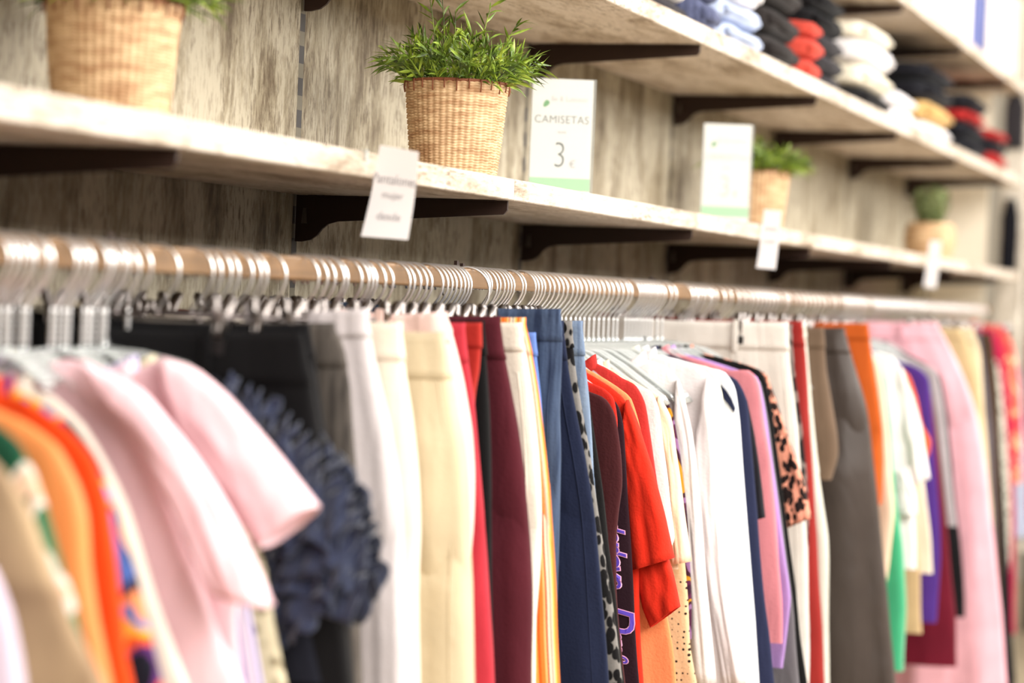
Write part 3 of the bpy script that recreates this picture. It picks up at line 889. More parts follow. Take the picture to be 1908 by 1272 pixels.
S_(3.715, 'long_sleeve_shirt', 'white long sleeved shirt, right one of the white group with a sleeve crossing down', [(1262, 668), (1304, 682), (1332, 712), (1348, 790), (1360, 880), (1372, 980), (1384, 1080), (1394, 1170), (1402, 1272)], F('soft_white_jersey', (236, 228, 228)), end=False, cat='shirt', neck=0.118, T=0.034, fold=0.010,
   sleeves=[([(1318, 700), (1334, 800), (1338, 920), (1352, 1080), (1388, 1272)], [(1292, 860), (1298, 940), (1302, 985), (1322, 1100), (1352, 1272)], -0.024, 0.018)])
S_(3.775, 'shirt', 'off white shirt with a pale yellow front edge, left of the navy chevron shirt', [(1290, 676), (1330, 688), (1346, 730), (1354, 800), (1366, 900), (1378, 1000), (1390, 1100), (1404, 1272)], F('ivory_cotton', (238, 234, 218)), end=False, T=0.016)
S_(3.825, 'chevron_t_shirt', 'white tee with a navy diagonal panel on the shoulder', [(1316, 684), (1350, 692), (1370, 722), (1378, 780), (1384, 860), (1392, 960), (1400, 1060), (1408, 1160), (1414, 1272)],
   F('white_navy_panel', (230, 232, 236)), end=False, cat='t-shirt', T=0.022)
S_(3.88, 'tunic', 'slate navy tunic left of the dusty pink tee', [(1340, 694), (1372, 706), (1392, 745), (1401, 830), (1408, 930), (1416, 1020), (1426, 1120), (1436, 1200), (1444, 1272)], F('slate_navy', (62, 68, 100)), end=False, T=0.022, length=0.95)
S_(3.92, 't_shirt', 'charcoal tee with a small sleeve peeking out beside the slate navy top', [(1350, 700), (1376, 716), (1392, 760), (1398, 820), (1402, 880), (1406, 960)], F('charcoal_tee', (52, 50, 58)), cat='t-shirt', T=0.014,
   sleeves=[([(1390, 745), (1402, 800), (1410, 850), (1418, 910), (1424, 964)], [(1390, 840), (1394, 870), (1398, 900), (1401, 935), (1404, 970)], 0.0, 0.008)])
S_(3.965, 'blouse', 'dusty pink blouse with a seam across the shoulder', [(1362, 690), (1396, 690), (1414, 712), (1424, 780), (1436, 860), (1444, 950), (1452, 1050), (1458, 1120), (1458, 1198)], F('dusty_pink', (224, 150, 158)), T=0.030, fold=0.012)
S_(4.01, 'blouse', 'lilac blouse ending in a point beside the dusty pink blouse', [(1380, 690), (1410, 700), (1424, 750), (1438, 850), (1452, 960), (1464, 1040), (1474, 1110), (1468, 1170), (1460, 1244)], F('lilac_crepe', (190, 156, 212)), T=0.014)
S_(4.05, 'top', 'mid grey top seen as a narrow strip beside the lilac blouse', [(1386, 696), (1416, 708), (1432, 780), (1444, 870), (1458, 970), (1470, 1060), (1480, 1150), (1490, 1272)], F('mid_grey_jersey', (130, 126, 130)), end=False, T=0.014, length=0.95)
S_(4.09, 'cardigan', 'black cardigan with a narrow edge on a black hanger', [(1392, 680), (1420, 694), (1436, 752), (1446, 830), (1458, 920), (1468, 1000), (1480, 1100), (1490, 1190), (1502, 1272)], F('black_knit', (30, 28, 28)), hang='B', end=False, T=0.014, length=1.0)
S_(4.135, 'leopard_t_shirt', 'pink and black leopard print tee with a short sleeve', [(1402, 682), (1430, 700), (1444, 760), (1452, 830), (1460, 900), (1466, 980)], F('pink_leopard', (232, 166, 142), 'leopard', (50, 34, 32), extra=105.0), cat='t-shirt', T=0.018,
   sleeves=[([(1428, 700), (1452, 770), (1476, 840), (1498, 905), (1510, 965)], [(1440, 800), (1446, 850), (1452, 895), (1458, 940), (1466, 984)], -0.004, 0.014)])
T_(4.26, 'jeans', 'white jeans clipped wide open, above the pink and leopard tees', [(1467, 602), (1472, 680), (1482, 760), (1490, 850), (1498, 930), (1504, 1030), (1506, 1130), (1507, 1272)], F('white_denim', (234, 228, 220)), cat='jeans', T=0.036)
T_(4.35, 'trousers', 'grey speckled leopard trousers glimpsed behind the white jeans', [(1474, 606), (1482, 700), (1492, 780), (1502, 860), (1507, 930), (1508, 1020), (1508, 1272)], F('speckled_grey', (140, 130, 124), 'leopard', (50, 46, 46), extra=60.0), T=0.014)
T_(4.44, 'trousers', 'brick red slim trousers right of the white jeans', [(1494, 600), (1502, 660), (1507, 750), (1513, 850), (1520, 960), (1526, 1060), (1532, 1160), (1538, 1272)], F('brick_red_twill', (172, 58, 52)), T=0.030)
T_(4.54, 'trousers', 'off white trousers showing low between the brick red and coated grey ones', [(1500, 606), (1510, 720), (1522, 850), (1534, 930), (1544, 1000), (1546, 1100), (1547, 1272)], F('off_white_cotton', (226, 224, 212)), T=0.014)
T_(4.65, 'trousers', 'taupe brown short trousers left of the coated charcoal ones', [(1534, 612), (1540, 690), (1550, 750), (1560, 810), (1562, 850), (1548, 900)], F('taupe', (132, 112, 94)), end=True, T=0.03)
T_(4.82, 'trousers', 'shiny coated charcoal wide trousers', [(1572, 612), (1590, 680), (1612, 760), (1624, 850), (1634, 940), (1644, 1040), (1654, 1140), (1666, 1272)], F('coated_charcoal', (92, 82, 76), rough=0.4), T=0.05, fold=0.014)
T_(5.06, 'trousers', 'rust orange trousers right of the coated charcoal ones', [(1616, 604), (1626, 670), (1637, 740), (1644, 800), (1645, 860), (1642, 940)], F('rust_orange', (206, 108, 40)), end=True, T=0.03)
S_(5.16, 'blouse', 'pale peach blouse left of the green cardigan', [(1608, 655), (1634, 672), (1648, 740), (1656, 820), (1662, 900), (1666, 960), (1658, 1040), (1650, 1084)], F('pale_peach', (240, 214, 190)), T=0.018)
S_(5.24, 'cardigan', 'mint green fluffy cardigan', [(1614, 660), (1642, 690), (1656, 760), (1664, 850), (1672, 950), (1684, 1040), (1688, 1130), (1684, 1250)], F('mint_green', (78, 186, 140), sheen=0.5), T=0.03, fold=0.012)
S_(5.33, 't_shirt', 'white tee with a pointed sleeve right of the mint green cardigan', [(1634, 656), (1662, 664), (1680, 690), (1692, 760), (1698, 850), (1702, 950), (1706, 1020), (1708, 1060)], WHT, cat='t-shirt', T=0.03,
   sleeves=[([(1676, 682), (1700, 740), (1714, 790), (1722, 840), (1731, 892)], [(1678, 800), (1684, 830), (1688, 860), (1693, 885), (1700, 906)], 0.0, 0.02),
            ([(1690, 870), (1698, 900), (1704, 920), (1706, 940), (1706, 958)], [(1664, 880), (1668, 900), (1671, 920), (1674, 940), (1676, 962)], -0.03, 0.016)])
S_(5.43, 'dress', 'sand beige dress hanging below the white tee', [(1640, 670), (1668, 690), (1684, 760), (1696, 850), (1706, 950), (1714, 1060), (1716, 1180)], F('sand_beige', (206, 180, 142)), cat='dress', T=0.024, length=0.95)
S_(5.50, 'blouse', 'cream blouse with a straight hem beside the sand beige dress', [(1656, 670), (1684, 690), (1700, 760), (1716, 850), (1726, 930), (1734, 1000), (1739, 1068)], F('cream_crepe', (236, 224, 204)), T=0.022)
S_(5.60, 'top', 'orange scalloped top between the white tee and the purple cardigan', [(1668, 676), (1694, 700), (1708, 740), (1718, 790), (1734, 820), (1732, 845), (1722, 862)], F('tangerine', (236, 118, 54)), T=0.02)
S_(5.70, 'cardigan', 'purple cardigan in the far part of the rail', [(1672, 672), (1708, 684), (1730, 706), (1736, 770), (1742, 860), (1750, 960), (1752, 1050), (1744, 1160)], F('royal_purple', (98, 62, 150)), T=0.03, fold=0.012)
S_(5.80, 'dress', 'crimson maroon long dress right of the purple cardigan', [(1700, 690), (1730, 714), (1742, 780), (1752, 860), (1762, 960), (1772, 1060), (1780, 1150), (1782, 1242)], F('crimson', (128, 26, 54)), cat='dress', T=0.03, length=1.0)
S_(5.92, 'top', 'light grey top left of the large pink trousers', [(1716, 676), (1744, 690), (1758, 760), (1768, 850), (1776, 940), (1782, 980)], F('light_grey', (178, 170, 172)), T=0.024)
S_(6.02, 'dress', 'black narrow dress hanging left of the large pink trousers', [(1724, 676), (1752, 700), (1766, 780), (1776, 880), (1786, 980), (1796, 1080), (1797, 1150)], F('black_viscose', (34, 32, 36)), cat='dress', T=0.018, length=0.95)
T_(6.12, 'trousers', 'large baby pink wide trousers near the right end', [(1746, 602), (1782, 670), (1806, 730), (1824, 790), (1838, 880), (1848, 980), (1860, 1090), (1876, 1272)], F('baby_pink', (238, 188, 198)), T=0.06, fold=0.014)
T_(6.35, 'trousers', 'sand coloured trousers behind the large baby pink ones', [(1790, 612), (1812, 660), (1824, 720), (1832, 800), (1842, 900), (1850, 1000), (1862, 1272)], F('sand', (206, 186, 146)), T=0.03)
T_(6.5, 'trousers', 'cream gathered trousers left of the dark brown pair', [(1812, 612), (1826, 650), (1830, 700), (1834, 760), (1842, 860), (1852, 1000), (1862, 1272)], F('cream_linen', (224, 206, 174)), T=0.03)
T_(6.72, 'trousers', 'slate grey trousers right of the cream gathered pair', [(1826, 620), (1838, 700), (1846, 780), (1852, 900), (1860, 1272)], F('slate_grey', (120, 114, 122)), T=0.03)
T_(6.92, 'trousers', 'dark brown trousers near the far end of the rail', [(1846, 622), (1856, 700), (1862, 780), (1862, 900), (1868, 1272)], F('dark_brown', (98, 76, 58)), T=0.03)
T_(7.05, 'trousers', 'black trousers beside the white lace top near the far end', [(1850, 640), (1860, 740), (1866, 850), (1874, 960), (1882, 1100), (1891, 1272)], F('far_black', (32, 32, 38)), T=0.03)
S_(7.2, 'lace_top', 'white lace top at the far end near the magenta one', [(1846, 650), (1862, 690), (1872, 780), (1880, 880), (1884, 980), (1880, 1080)], F('white_lace', (214, 210, 196), 'lace', (110, 106, 98)), T=0.03, length=0.8)
S_(7.4, 'top', 'magenta top at the far end of the rail', [(1852, 612), (1866, 650), (1876, 700), (1884, 780), (1890, 900), (1892, 1000), (1892, 1180)], F('magenta', (196, 34, 90)), T=0.03)
S_(7.6, 'blouse', 'coral and peach floral blouse at the right frame edge', [(1866, 606), (1886, 640), (1898, 700), (1902, 780), (1904, 900)], F('coral_floral', (226, 110, 104), 'print', extra=[(214, 84, 92), (232, 120, 100), (244, 190, 150), (222, 96, 90), (236, 160, 140), (200, 70, 90)]), T=0.04)
S_(7.95, 'shirt', 'pale blue grey shirt at the right frame edge behind the floral blouse', [(1880, 640), (1902, 700), (1910, 800), (1914, 900), (1914, 1000)], F('pale_blue_grey', (176, 182, 200)), T=0.04)

G.sort(key=lambda g: g[0])
used = set()
prev = -1
HINT = {}
STOP = {'the', 'a', 'of', 'with', 'and', 'in', 'on', 'just', 'its', 'by', 'beside', 'left', 'right', 'behind', 'between', 'below', 'above', 'at', 'near', 'from', 'small', 'large', 'pale'}
SEEN = set()


def short(label):
    w = label.replace(',', ' ,').split()
    for n in (6, 7, 8, 9, 10, 11):
        c = w[:n]
        while c and (c[-1] in STOP or c[-1] == ','): c = c[:-1]
        s = ' '.join(c).replace(' ,', ',')
        if s not in SEEN: break
    SEEN.add(s)
    return s


PL = []
for X, hang, label, fn in G:
    best = None
    for i, h in enumerate(HK):
        if i in used or h[0] <= prev + 0.018: continue
        if best is None or abs(h[0] - X) < abs(HK[best][0] - X): best = i
    if best is not None and abs(HK[best][0] - X) < 0.05:
        XX = HK[best][0]; used.add(best)
    else:
        XX = max(X, prev + 0.02)
    prev = XX
    PL.append(XX)
for n, (X, hang, label, fn) in enumerate(G):
    XX = PL[n]
    gap = min(XX - PL[n - 1] if n else 0.06, PL[n + 1] - XX if n + 1 < len(PL) else 0.2)
    t = fn(XX, n + 1, max(0.007, 0.42 * gap))
    HINT[label] = (t, XX)
    if hang == 'C': clip_hanger(XX, 'chrome clip hanger holding the ' + short(label), half=0.118, drop=-(t_zt[label] + 0.013), spread=1.9)
    else: top_hanger(XX, ('black' if hang == 'B' else 'clear') + ' hanger inside the ' + short(label), black=(hang == 'B'), wid=0.36 if XX < 2.2 else 0.84)

def front_x(t, y, z, child='body'):
    """x of the camera-side skin of a garment part at (y, z), local"""
    best = None
    for c in t.children:
        if c.name.split('.')[0] != child: continue
        for v in c.data.vertices:
            d = (v.co.y - y) ** 2 + (v.co.z - z) ** 2
            if v.co.x < 0.002 and (best is None or d < best[0]): best = (d, v.co.x)
    return best[1] if best else -0.03


# the navy ruffled top -------------------------------------------------
XN = hook_x(222) + 0.01
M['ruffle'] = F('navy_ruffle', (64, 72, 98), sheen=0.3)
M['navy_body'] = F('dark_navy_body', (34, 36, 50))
rt = thing('ruffled_top', 'dusty navy top covered in ruffles sticking out past the pink sleeve', 'top', (XN, RAIL_Y, RAIL_TOP))
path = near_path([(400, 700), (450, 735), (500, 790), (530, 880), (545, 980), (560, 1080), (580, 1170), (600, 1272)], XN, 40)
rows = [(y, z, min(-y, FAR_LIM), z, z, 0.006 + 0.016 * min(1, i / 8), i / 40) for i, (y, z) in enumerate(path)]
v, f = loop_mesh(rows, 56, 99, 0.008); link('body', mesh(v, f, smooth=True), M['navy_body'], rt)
outer = near_path([(440, 715), (520, 760), (600, 840), (662, 925), (698, 1030), (694, 1090)], XN, 20)
inner = near_path([(430, 800), (450, 880), (470, 960), (490, 1040), (500, 1110), (512, 1150)], XN, 20)
# navy diagonal panel on the white tee
tp, XP = HINT['white tee with a navy diagonal panel on the shoulder']
poly = [on_x(px, py, XP) for px, py in ((1339, 716), (1347, 717), (1357, 728), (1366, 742), (1373, 760), (1371, 768), (1360, 752), (1350, 740), (1343, 730))]
vs = [(front_x(tp, p.y - RAIL_Y, p.z - RAIL_TOP) - 0.0022, p.y - RAIL_Y, p.z - RAIL_TOP) for p in poly]
nP = len(vs)
vs2 = vs + [(x + 0.001, y, z) for x, y, z in vs]
link('navy_panel', mesh(vs2, [tuple(range(nP)), tuple(range(2 * nP - 1, nP - 1, -1))] + [(i, i + nP, (i + 1) % nP + nP, (i + 1) % nP) for i in range(nP)]), F('navy_panel', (50, 56, 86)), tp)
rnd = random.Random(5)
for k in range(21):
    # frill band k : a wavy strip from inner to outer, falling down
    vs, fs = [], []
    (yo, zo), (yi, zi) = outer[k], inner[k]
    nU, nV = 90, 6
    ph = rnd.uniform(0, 6)
    hgt = 0.040
    for side in (-1, 1):
        base = len(vs)
        for i in range(nU + 1):
            w = i / nU
            for j in range(nV + 1):
                g = j / nV
                y = yo + (yi - yo) * w
                z = zo + (zi - zo) * w - hgt * min(1.0, w / 0.2 + 0.25) * g * (0.8 + 0.5 * noise.noise(Vector((w * 9, k * 3.3, side)))) + 0.012
                env = math.sin(math.pi * min(1, max(0.0, w * 0.96 + 0.04))) ** 0.4
                x = side * (0.010 + 0.026 * env * (0.35 + g * 0.75))
                x += 0.022 * g * noise.noise(Vector((w * 7.5, k * 1.7 + ph, side * 4)))
                y += 0.020 * g * noise.noise(Vector((w * 8, k * 2.3 + 9 + ph, side * 4)))
                z += 0.016 * noise.noise(Vector((w * 9, k * 1.1 + 20, side))) * g
                vs.append((x, y, z))
        for i in range(nU):
            for j in range(nV):
                a = base + i * (nV + 1) + j
                fs.append((a, a + 1, a + nV + 2, a + nV + 1))
    o = link('ruffle', mesh(vs, fs, smooth=True), M['ruffle'], rt)
    so = o.modifiers.new('solid', 'SOLIDIFY'); so.thickness = 0.0018
top_hanger(XN, 'clear plastic hanger inside the navy ruffled top')

# tilted black hanger among the black clothes
t = top_hanger(hook_x(245) + 0.03, 'black plastic hanger with a long sloping arm left of the charcoal jeans', black=True)

# small details on single garments -------------------------------------
# lettering down the side of the dark purple top
t, XX = HINT['dark purple top with violet and pink lettering running down its side']
M['violet_ink'] = plain('violet_print', (92, 66, 190), 0.6)
M['pink_ink'] = plain('pink_print_outline', (244, 176, 206), 0.6)


def text_mesh(body, size, off=0.0, extr=0.0003, align='LEFT', spacing=1.0, shear=0.0):
    c = bpy.data.curves.new('t', 'FONT'); c.body = body; c.size = size; c.offset = off; c.extrude = extr
    c.align_x = align; c.space_character = spacing; c.shear = shear; c.resolution_u = 4
    o = bpy.data.objects.new('t', c); COL.objects.link(o)
    dg = bpy.context.evaluated_depsgraph_get(); me = bpy.data.meshes.new_from_object(o.evaluated_get(dg))
    bpy.data.objects.remove(o); bpy.data.curves.remove(c); return me


def wrap_text(me, t, edge, inset, flip):
    """letters run down the garment: text +x -> down, text +y -> away from / towards the edge"""
    for v in me.vertices:
        s, h, e = v.co.x, v.co.y, v.co.z
        z = edge_top - s
        yn = edge_y(z)
        y = yn + inset - h
        a = (y - yn)
        v.co = Vector((0, y, z)); v.co.x = e
    return me


pth = near_path([(1128, 738), (1150, 752), (1161, 790), (1166, 860), (1170, 950), (1176, 1040), (1182, 1130), (1190, 1272)], XX, 60)
edge_top = near_path([(1164, 925), (1170, 1000)], XX, 4)[0][1]


def edge_y(z):
    for (ya, za), (yb, zb) in zip(pth, pth[1:]):
        if za >= z >= zb: return ya + (yb - ya) * (za - z) / max(1e-6, za - zb)
    return pth[-1][0]


_sk = {}


def skin(y, z):
    k = (round(y / 0.004), round(z / 0.012))
    if k not in _sk: _sk[k] = front_x(t, k[0] * 0.004, k[1] * 0.012)
    return _sk[k]


for nm, mat_, off, lift in (('lettering_outline', 'pink_ink', 0.0016, 0.0012), ('lettering', 'violet_ink', 0.0003, 0.0019)):
    parts = [('mderlove', 0.046, 0.0, 0.036), ('D', 0.060, 0.150, 0.040), ('em', 0.030, 0.187, 0.034), ('0', 0.026, 0.220, 0.030)]
    vs_all = MB()
    for body, size, start, inset in parts:
        me = text_mesh(body, size, off, 0.0002, spacing=0.82, shear=0.25)
        vv = []
        for v in me.vertices:
            z = edge_top - start - v.co.x * 0.86
            yn = edge_y(z)
            y = yn + inset - v.co.y * 0.95
            x = skin(max(y, yn + 0.004), z) - 0.0016 - lift + (0 if v.co.z > 0 else 0.0004)
            vv.append((x, y, z))
        vs_all.add(vv, [tuple(p.vertices) for p in me.polygons])
    link(nm, vs_all.mesh(), M[mat_], t)

# buttons / belt ends
def button(label, frac, dz, mat='chrome_dark', r=0.007):
    t, XX = HINT[label]
    wb = [c for c in t.children if c.name.startswith('waistband')][0]
    zt = max(v.co.z for v in wb.data.vertices); yn = min(v.co.y for v in wb.data.vertices)
    y = yn * frac; z = zt - dz
    x = front_x(t, y, z, 'waistband')
    b = MB(); b.tube([(x - 0.0045, y, z), (x + 0.001, y, z)], r, 14)
    link('button', b.mesh(True), M[mat], t)


button('straw beige chinos with a buttoned waistband', 0.45, 0.018)
button('mid blue jeans with a big chrome clip on the waistband', 0.12, 0.02)

def seam(label, inset, z_from=0.045, r=0.0009, mat=None):
    t, XX = HINT[label]
    pts = []
    P = t_path[label]; zt = P[0][1]
    for y, z in P[::2]:
        if zt - z < z_from: continue
        yy = y + inset * min(1.0, 0.6 + (zt - z))
        a = front_x(t, yy, z, 'hip'); b_ = front_x(t, yy, z, 'leg')
        x = a if zt - z < 0.24 else b_
        pts.append((x - 0.0004, yy, z))
    sm_ = [pts[0]] + [tuple((pts[i - 1][k] + 2 * pts[i][k] + pts[i + 1][k]) / 4 if k == 0 else pts[i][k] for k in range(3)) for i in range(1, len(pts) - 1)] + [pts[-1]]
    b = MB(); b.tube(sm_, r, 5)
    link('seam', b.mesh(True), mat or [c for c in t.children if c.name.startswith('hip')][0].data.materials[0], t)


def pocket(label, mat=None):
    t, XX = HINT[label]
    P = t_path[label]; zt = P[0][1]; y0 = P[0][0]
    pts = []
    for i in range(9):
        a = i / 8
        y = y0 * (0.50 + 0.40 * a ** 1.5); z = zt - 0.05 - 0.075 * math.sin(a * math.pi / 2)
        pts.append((front_x(t, y, z, 'hip') - 0.0006, y, z))
    b = MB(); b.tube(pts, 0.001, 5)
    link('pocket_edge', b.mesh(True), mat or [c for c in t.children if c.name.startswith('hip')][0].data.materials[0], t)


for lb in ('navy blue chinos with a long side seam, right of the mid blue jeans', 'mid blue jeans with a big chrome clip on the waistband', 'raspberry pink red trousers between the pale pink and black ones',
           'cream white trousers right of the burgundy ones', 'white jeans clipped wide open, above the pink and leopard tees', 'straw beige chinos with a buttoned waistband'):
    seam(lb, 0.018); pocket(lb)

for o in list(bpy.data.objects):
    if o.type == 'MESH' and o.data.materials and 'stripe' in o.data.materials[0].name and o.name.split('.')[0] in ('hip', 'leg', 'waistband', 'body', 'collar'):
        k_ = o.name.split('.')[0]
        nu = {'hip': 64, 'leg': 48, 'waistband': 64, 'body': 64, 'collar': 40}[k_]
        at = o.data.attributes.new('around', 'FLOAT', 'POINT')
        at.data.foreach_set('value', [min(i % nu, nu - i % nu) / nu * 2 * (0.22 if k_ == 'leg' else 0.42) for i in range(len(o.data.vertices))])

# fillers: hangers whose clothes are pressed in between the visible ones
for i, (x, kind, d, _) in enumerate(HK):
    if i in used: continue
    rz = 0.05 * math.sin(i * 0.31)
    if kind == 'C': clip_hanger(x, 'chrome clip hanger ' + d, group='chrome clip hangers ' + d, rz=rz, half=0.10 + random.uniform(-0.01, 0.01))
    else: top_hanger(x, 'clear hanger with chrome hook ' + d, group='clear plastic hangers ' + d, rz=rz, wid=0.3 if 'left cluster' in d else 0.95)
# the big open round hook
t = clip_hanger(hook_x(893), 'chrome clip hanger with a big round open hook standing off the rail', wide=True, rz=0.25)
for s in STATS:
    if not (0.82 < s[2] and s[3] < 1.16): print('RANGE', s)

# ------------------------------------------------------------------ baskets and plants
ZS = LEV['lower'][1] + 0.0003


def basket_mesh(r_top, r_bot, h, stakes=46, rows=36, bulge=0.0):
    nphi = stakes * 5; nz = rows * 4
    vs, fs = [], []
    for i in range(nz + 1):
        g = i / nz
        z = h * g
        r0 = r_bot + (r_top - r_bot) * (g ** 0.85) + bulge * math.sin(math.pi * g)
        row = g * rows
        k = int(min(rows - 1, row))
        rr = math.sin(math.pi * (row - k)) ** 0.6 if 0 < row - k < 1 else 0.0
        for j in range(nphi):
            a = 2 * math.pi * j / nphi
            wv = 0.75 * (2 * abs(math.sin(stakes / 2 * a)) - 1) + 0.35 * math.sin(stakes / 2 * a + math.pi * k)
            jit = 0.0004 * noise.noise(Vector((math.cos(a) * 8, math.sin(a) * 8, g * 30)))
            r = r0 + 0.0016 * wv * rr + 0.0016 * rr + jit + 0.0006 * noise.noise(Vector((math.cos(a) * 2, math.sin(a) * 2, g * 2))) * 2
            vs.append((r * math.cos(a), r * math.sin(a), z + 0.0005 * math.sin(stakes / 2 * a)))
    for i in range(nz):
        for j in range(nphi):
            j2 = (j + 1) % nphi
            fs.append((i * nphi + j, i * nphi + j2, (i + 1) * nphi + j2, (i + 1) * nphi + j))
    fs.append(tuple(range(nphi))[::-1])
    return mesh(vs, fs, smooth=True)


def rim_mesh(r, h):
    b = MB()
    b.tube([(r * math.cos(2 * math.pi * i / 48), r * math.sin(2 * math.pi * i / 48), h + 0.001) for i in range(49)], 0.0026, 6, cap=False)
    return b.mesh(True)


def lash_mesh(r, h):
    b = MB()
    n = 27
    for i in range(n):
        a = 2 * math.pi * i / n
        c, s = math.cos(a), math.sin(a)
        b.tube([((r - 0.003) * c, (r - 0.003) * s, h + 0.003), ((r + 0.0028) * c, (r + 0.0028) * s, h + 0.002), ((r + 0.0032) * c, (r + 0.0032) * s, h - 0.006), ((r + 0.0022) * c, (r + 0.0022) * s, h - 0.011 - 0.004 * (i % 2))], 0.0011, 5)
    return b.mesh(True)


def leaf_blade(b, p, d, L, W, rnd, droop=0.3):
    d = d.normalized()
    side = d.cross(Vector((rnd.uniform(-1, 1), rnd.uniform(-1, 1), rnd.uniform(-0.3, 1)))).normalized()
    nrm = side.cross(d)
    prof_ = [(0.0, 0.08), (0.2, 0.75), (0.42, 1.0), (0.7, 0.62), (1.0, 0.02)]
    vs, fs = [], []
    for i, (t, w) in enumerate(prof_):
        c = p + d * (L * t) + Vector((0, 0, -1)) * (droop * L * t * t)
        vs += [c - side * (W * w / 2), c + nrm * (W * 0.14 * w), c + side * (W * w / 2)]
    for i in range(len(prof_) - 1):
        a = i * 3
        fs += [(a, a + 1, a + 4, a + 3), (a + 1, a + 2, a + 5, a + 4)]
    b.add(vs, fs)


def grass_plant(h, R, n_stems, seed, spread=1.0, tall=()):
    rnd = random.Random(seed)
    leaves, stems = MB(), MB()
    specs = []
    for i in range(n_stems):
        a = rnd.uniform(0, 2 * math.pi)
        q = rnd.random() ** 0.55
        specs.append((a, q * R * spread, rnd.uniform(0.55, 1.0) * h * (1.05 - 0.52 * q), 8 + int(rnd.random() * 4)))
    for a, q, hh in tall: specs.append((a, q, hh, 13))
    for a, q, hh, nl in specs:
        base = Vector((math.cos(a), math.sin(a), 0)) * min(0.058, q * 0.55)
        tip = Vector((math.cos(a) * q, math.sin(a) * q, hh))
        mid = base.lerp(tip, 0.5) + Vector((0, 0, hh * 0.22))
        pts = []
        for k in range(7):
            t = k / 6
            pts.append(base * (1 - t) ** 2 + mid * (2 * t * (1 - t)) + tip * t * t)
        stems.tube(pts, [0.0011 - 0.0006 * k / 6 for k in range(7)], 5)
        for k in range(nl):
            t = 0.22 + 0.78 * k / (nl - 1)
            i_ = min(5, int(t * 6)); p = pts[i_].lerp(pts[i_ + 1], t * 6 - i_)
            along = (pts[i_ + 1] - pts[i_]).normalized()
            sd = along.cross(Vector((0, 0, 1)))
            if sd.length < 0.1: sd = Vector((1, 0, 0))
            sd.normalize()
            ang = rnd.uniform(0, 2 * math.pi)
            lat = sd * math.cos(ang) + along.cross(sd) * math.sin(ang)
            leaf_blade(leaves, p, along * rnd.uniform(0.6, 1.1) + lat * rnd.uniform(0.5, 0.95), rnd.uniform(0.020, 0.042), rnd.uniform(0.0026, 0.0052), rnd, rnd.uniform(0.0, 0.5))
    return leaves.mesh(), stems.mesh(True)


def soil_mesh(r, z):
    n = 24
    return mesh([(r * math.cos(2 * math.pi * i / n), r * math.sin(2 * math.pi * i / n), z) for i in range(n)] + [(0, 0, z + 0.006)], [(i, (i + 1) % n, n) for i in range(n)])


BH = 0.136
BASK = basket_mesh(0.0715, 0.058, BH); BASK.materials.append(M['wicker'])
RIM = rim_mesh(0.0715, BH); LASH = lash_mesh(0.0725, BH)
SOIL = soil_mesh(0.069, BH - 0.012)
LV1, ST1 = grass_plant(0.098, 0.122, 120, 3, tall=((2.3, 0.050, 0.142), (2.5, 0.034, 0.150), (0.6, 0.03, 0.120), (-0.9, 0.045, 0.125), (-1.5, 0.085, 0.10)))
LV1.materials.append(M['leaf']); ST1.materials.append(M['leaf'])
LV2, ST2 = grass_plant(0.085, 0.118, 110, 11); LV2.materials.append(M['leaf']); ST2.materials.append(M['leaf'])
p1 = at_depth(213, 10, 2.62); p2 = at_depth(852, 158, 3.44); p3 = at_depth(1409, 335, 5.36); p4 = at_depth(1734, 415, 7.45)


def plant(p, label, lv, st, rz, sc=(1, 1, 1)):
    t = thing('potted_plant', label, 'plant', (p.x, p.y, ZS), (0, 0, rz))
    bk = link('basket', BASK, parent=t); bk.scale = sc
    link('binding', RIM, M['wicker_rim'], bk); link('rim_lashing', LASH, M['wicker_rim'], bk); link('soil', SOIL, M['soil'], t)
    fo = link('foliage', lv, parent=t, loc=(0, 0, BH - 0.012)); link('stems', st, parent=fo)
    return t


plant(p1, 'blurred seagrass basket with grassy plant at the top left, nearest of the plants', LV2, ST2, 1.0)
plant(p2, 'sharp green bamboo leaf plant in a woven seagrass basket, beside the camisetas sign', LV1, ST1, 0.0)
plant(p3, 'bright green grassy plant in a slim basket right behind the second price sign', LV2, ST2, 2.2)
# round bushy plant in a bellied pot
t = thing('potted_plant', 'dull green bushy plant in a wide tan basket bowl, farthest of the plants', 'plant', (p4.x, p4.y, ZS))
BW = basket_mesh(0.066, 0.060, 0.118, stakes=40, rows=18, bulge=0.014); link('basket', BW, M['wicker'], t)
rnd = random.Random(21); lv = MB(); st = MB()
for i in range(60):
    a = rnd.uniform(0, 6.283); q = rnd.random() ** 0.5 * 0.055
    pts = [Vector((math.cos(a) * q * 0.6, math.sin(a) * q * 0.6, 0)), Vector((math.cos(a) * q, math.sin(a) * q, 0.05)), Vector((math.cos(a) * q * 1.1, math.sin(a) * q * 1.1, 0.115 * (1.05 - (q / 0.075) ** 2 * 0.5)))]
    st.tube(pts, 0.0012, 5)
    for k in range(16):
        t_ = k / 15; p = pts[0].lerp(pts[1], t_ * 2) if t_ < 0.5 else pts[1].lerp(pts[2], t_ * 2 - 1)
        leaf_blade(lv, p, Vector((rnd.uniform(-1, 1), rnd.uniform(-1, 1), rnd.uniform(0, 0.8))), rnd.uniform(0.010, 0.018), rnd.uniform(0.006, 0.009), rnd, 0.1)
fo = link('foliage', lv.mesh(), M['leaf_dull'], t, loc=(0, 0, 0.108)); link('stems', st.mesh(True), M['leaf_dull'], fo)
link('soil', soil_mesh(0.062, 0.110), M['soil'], t)

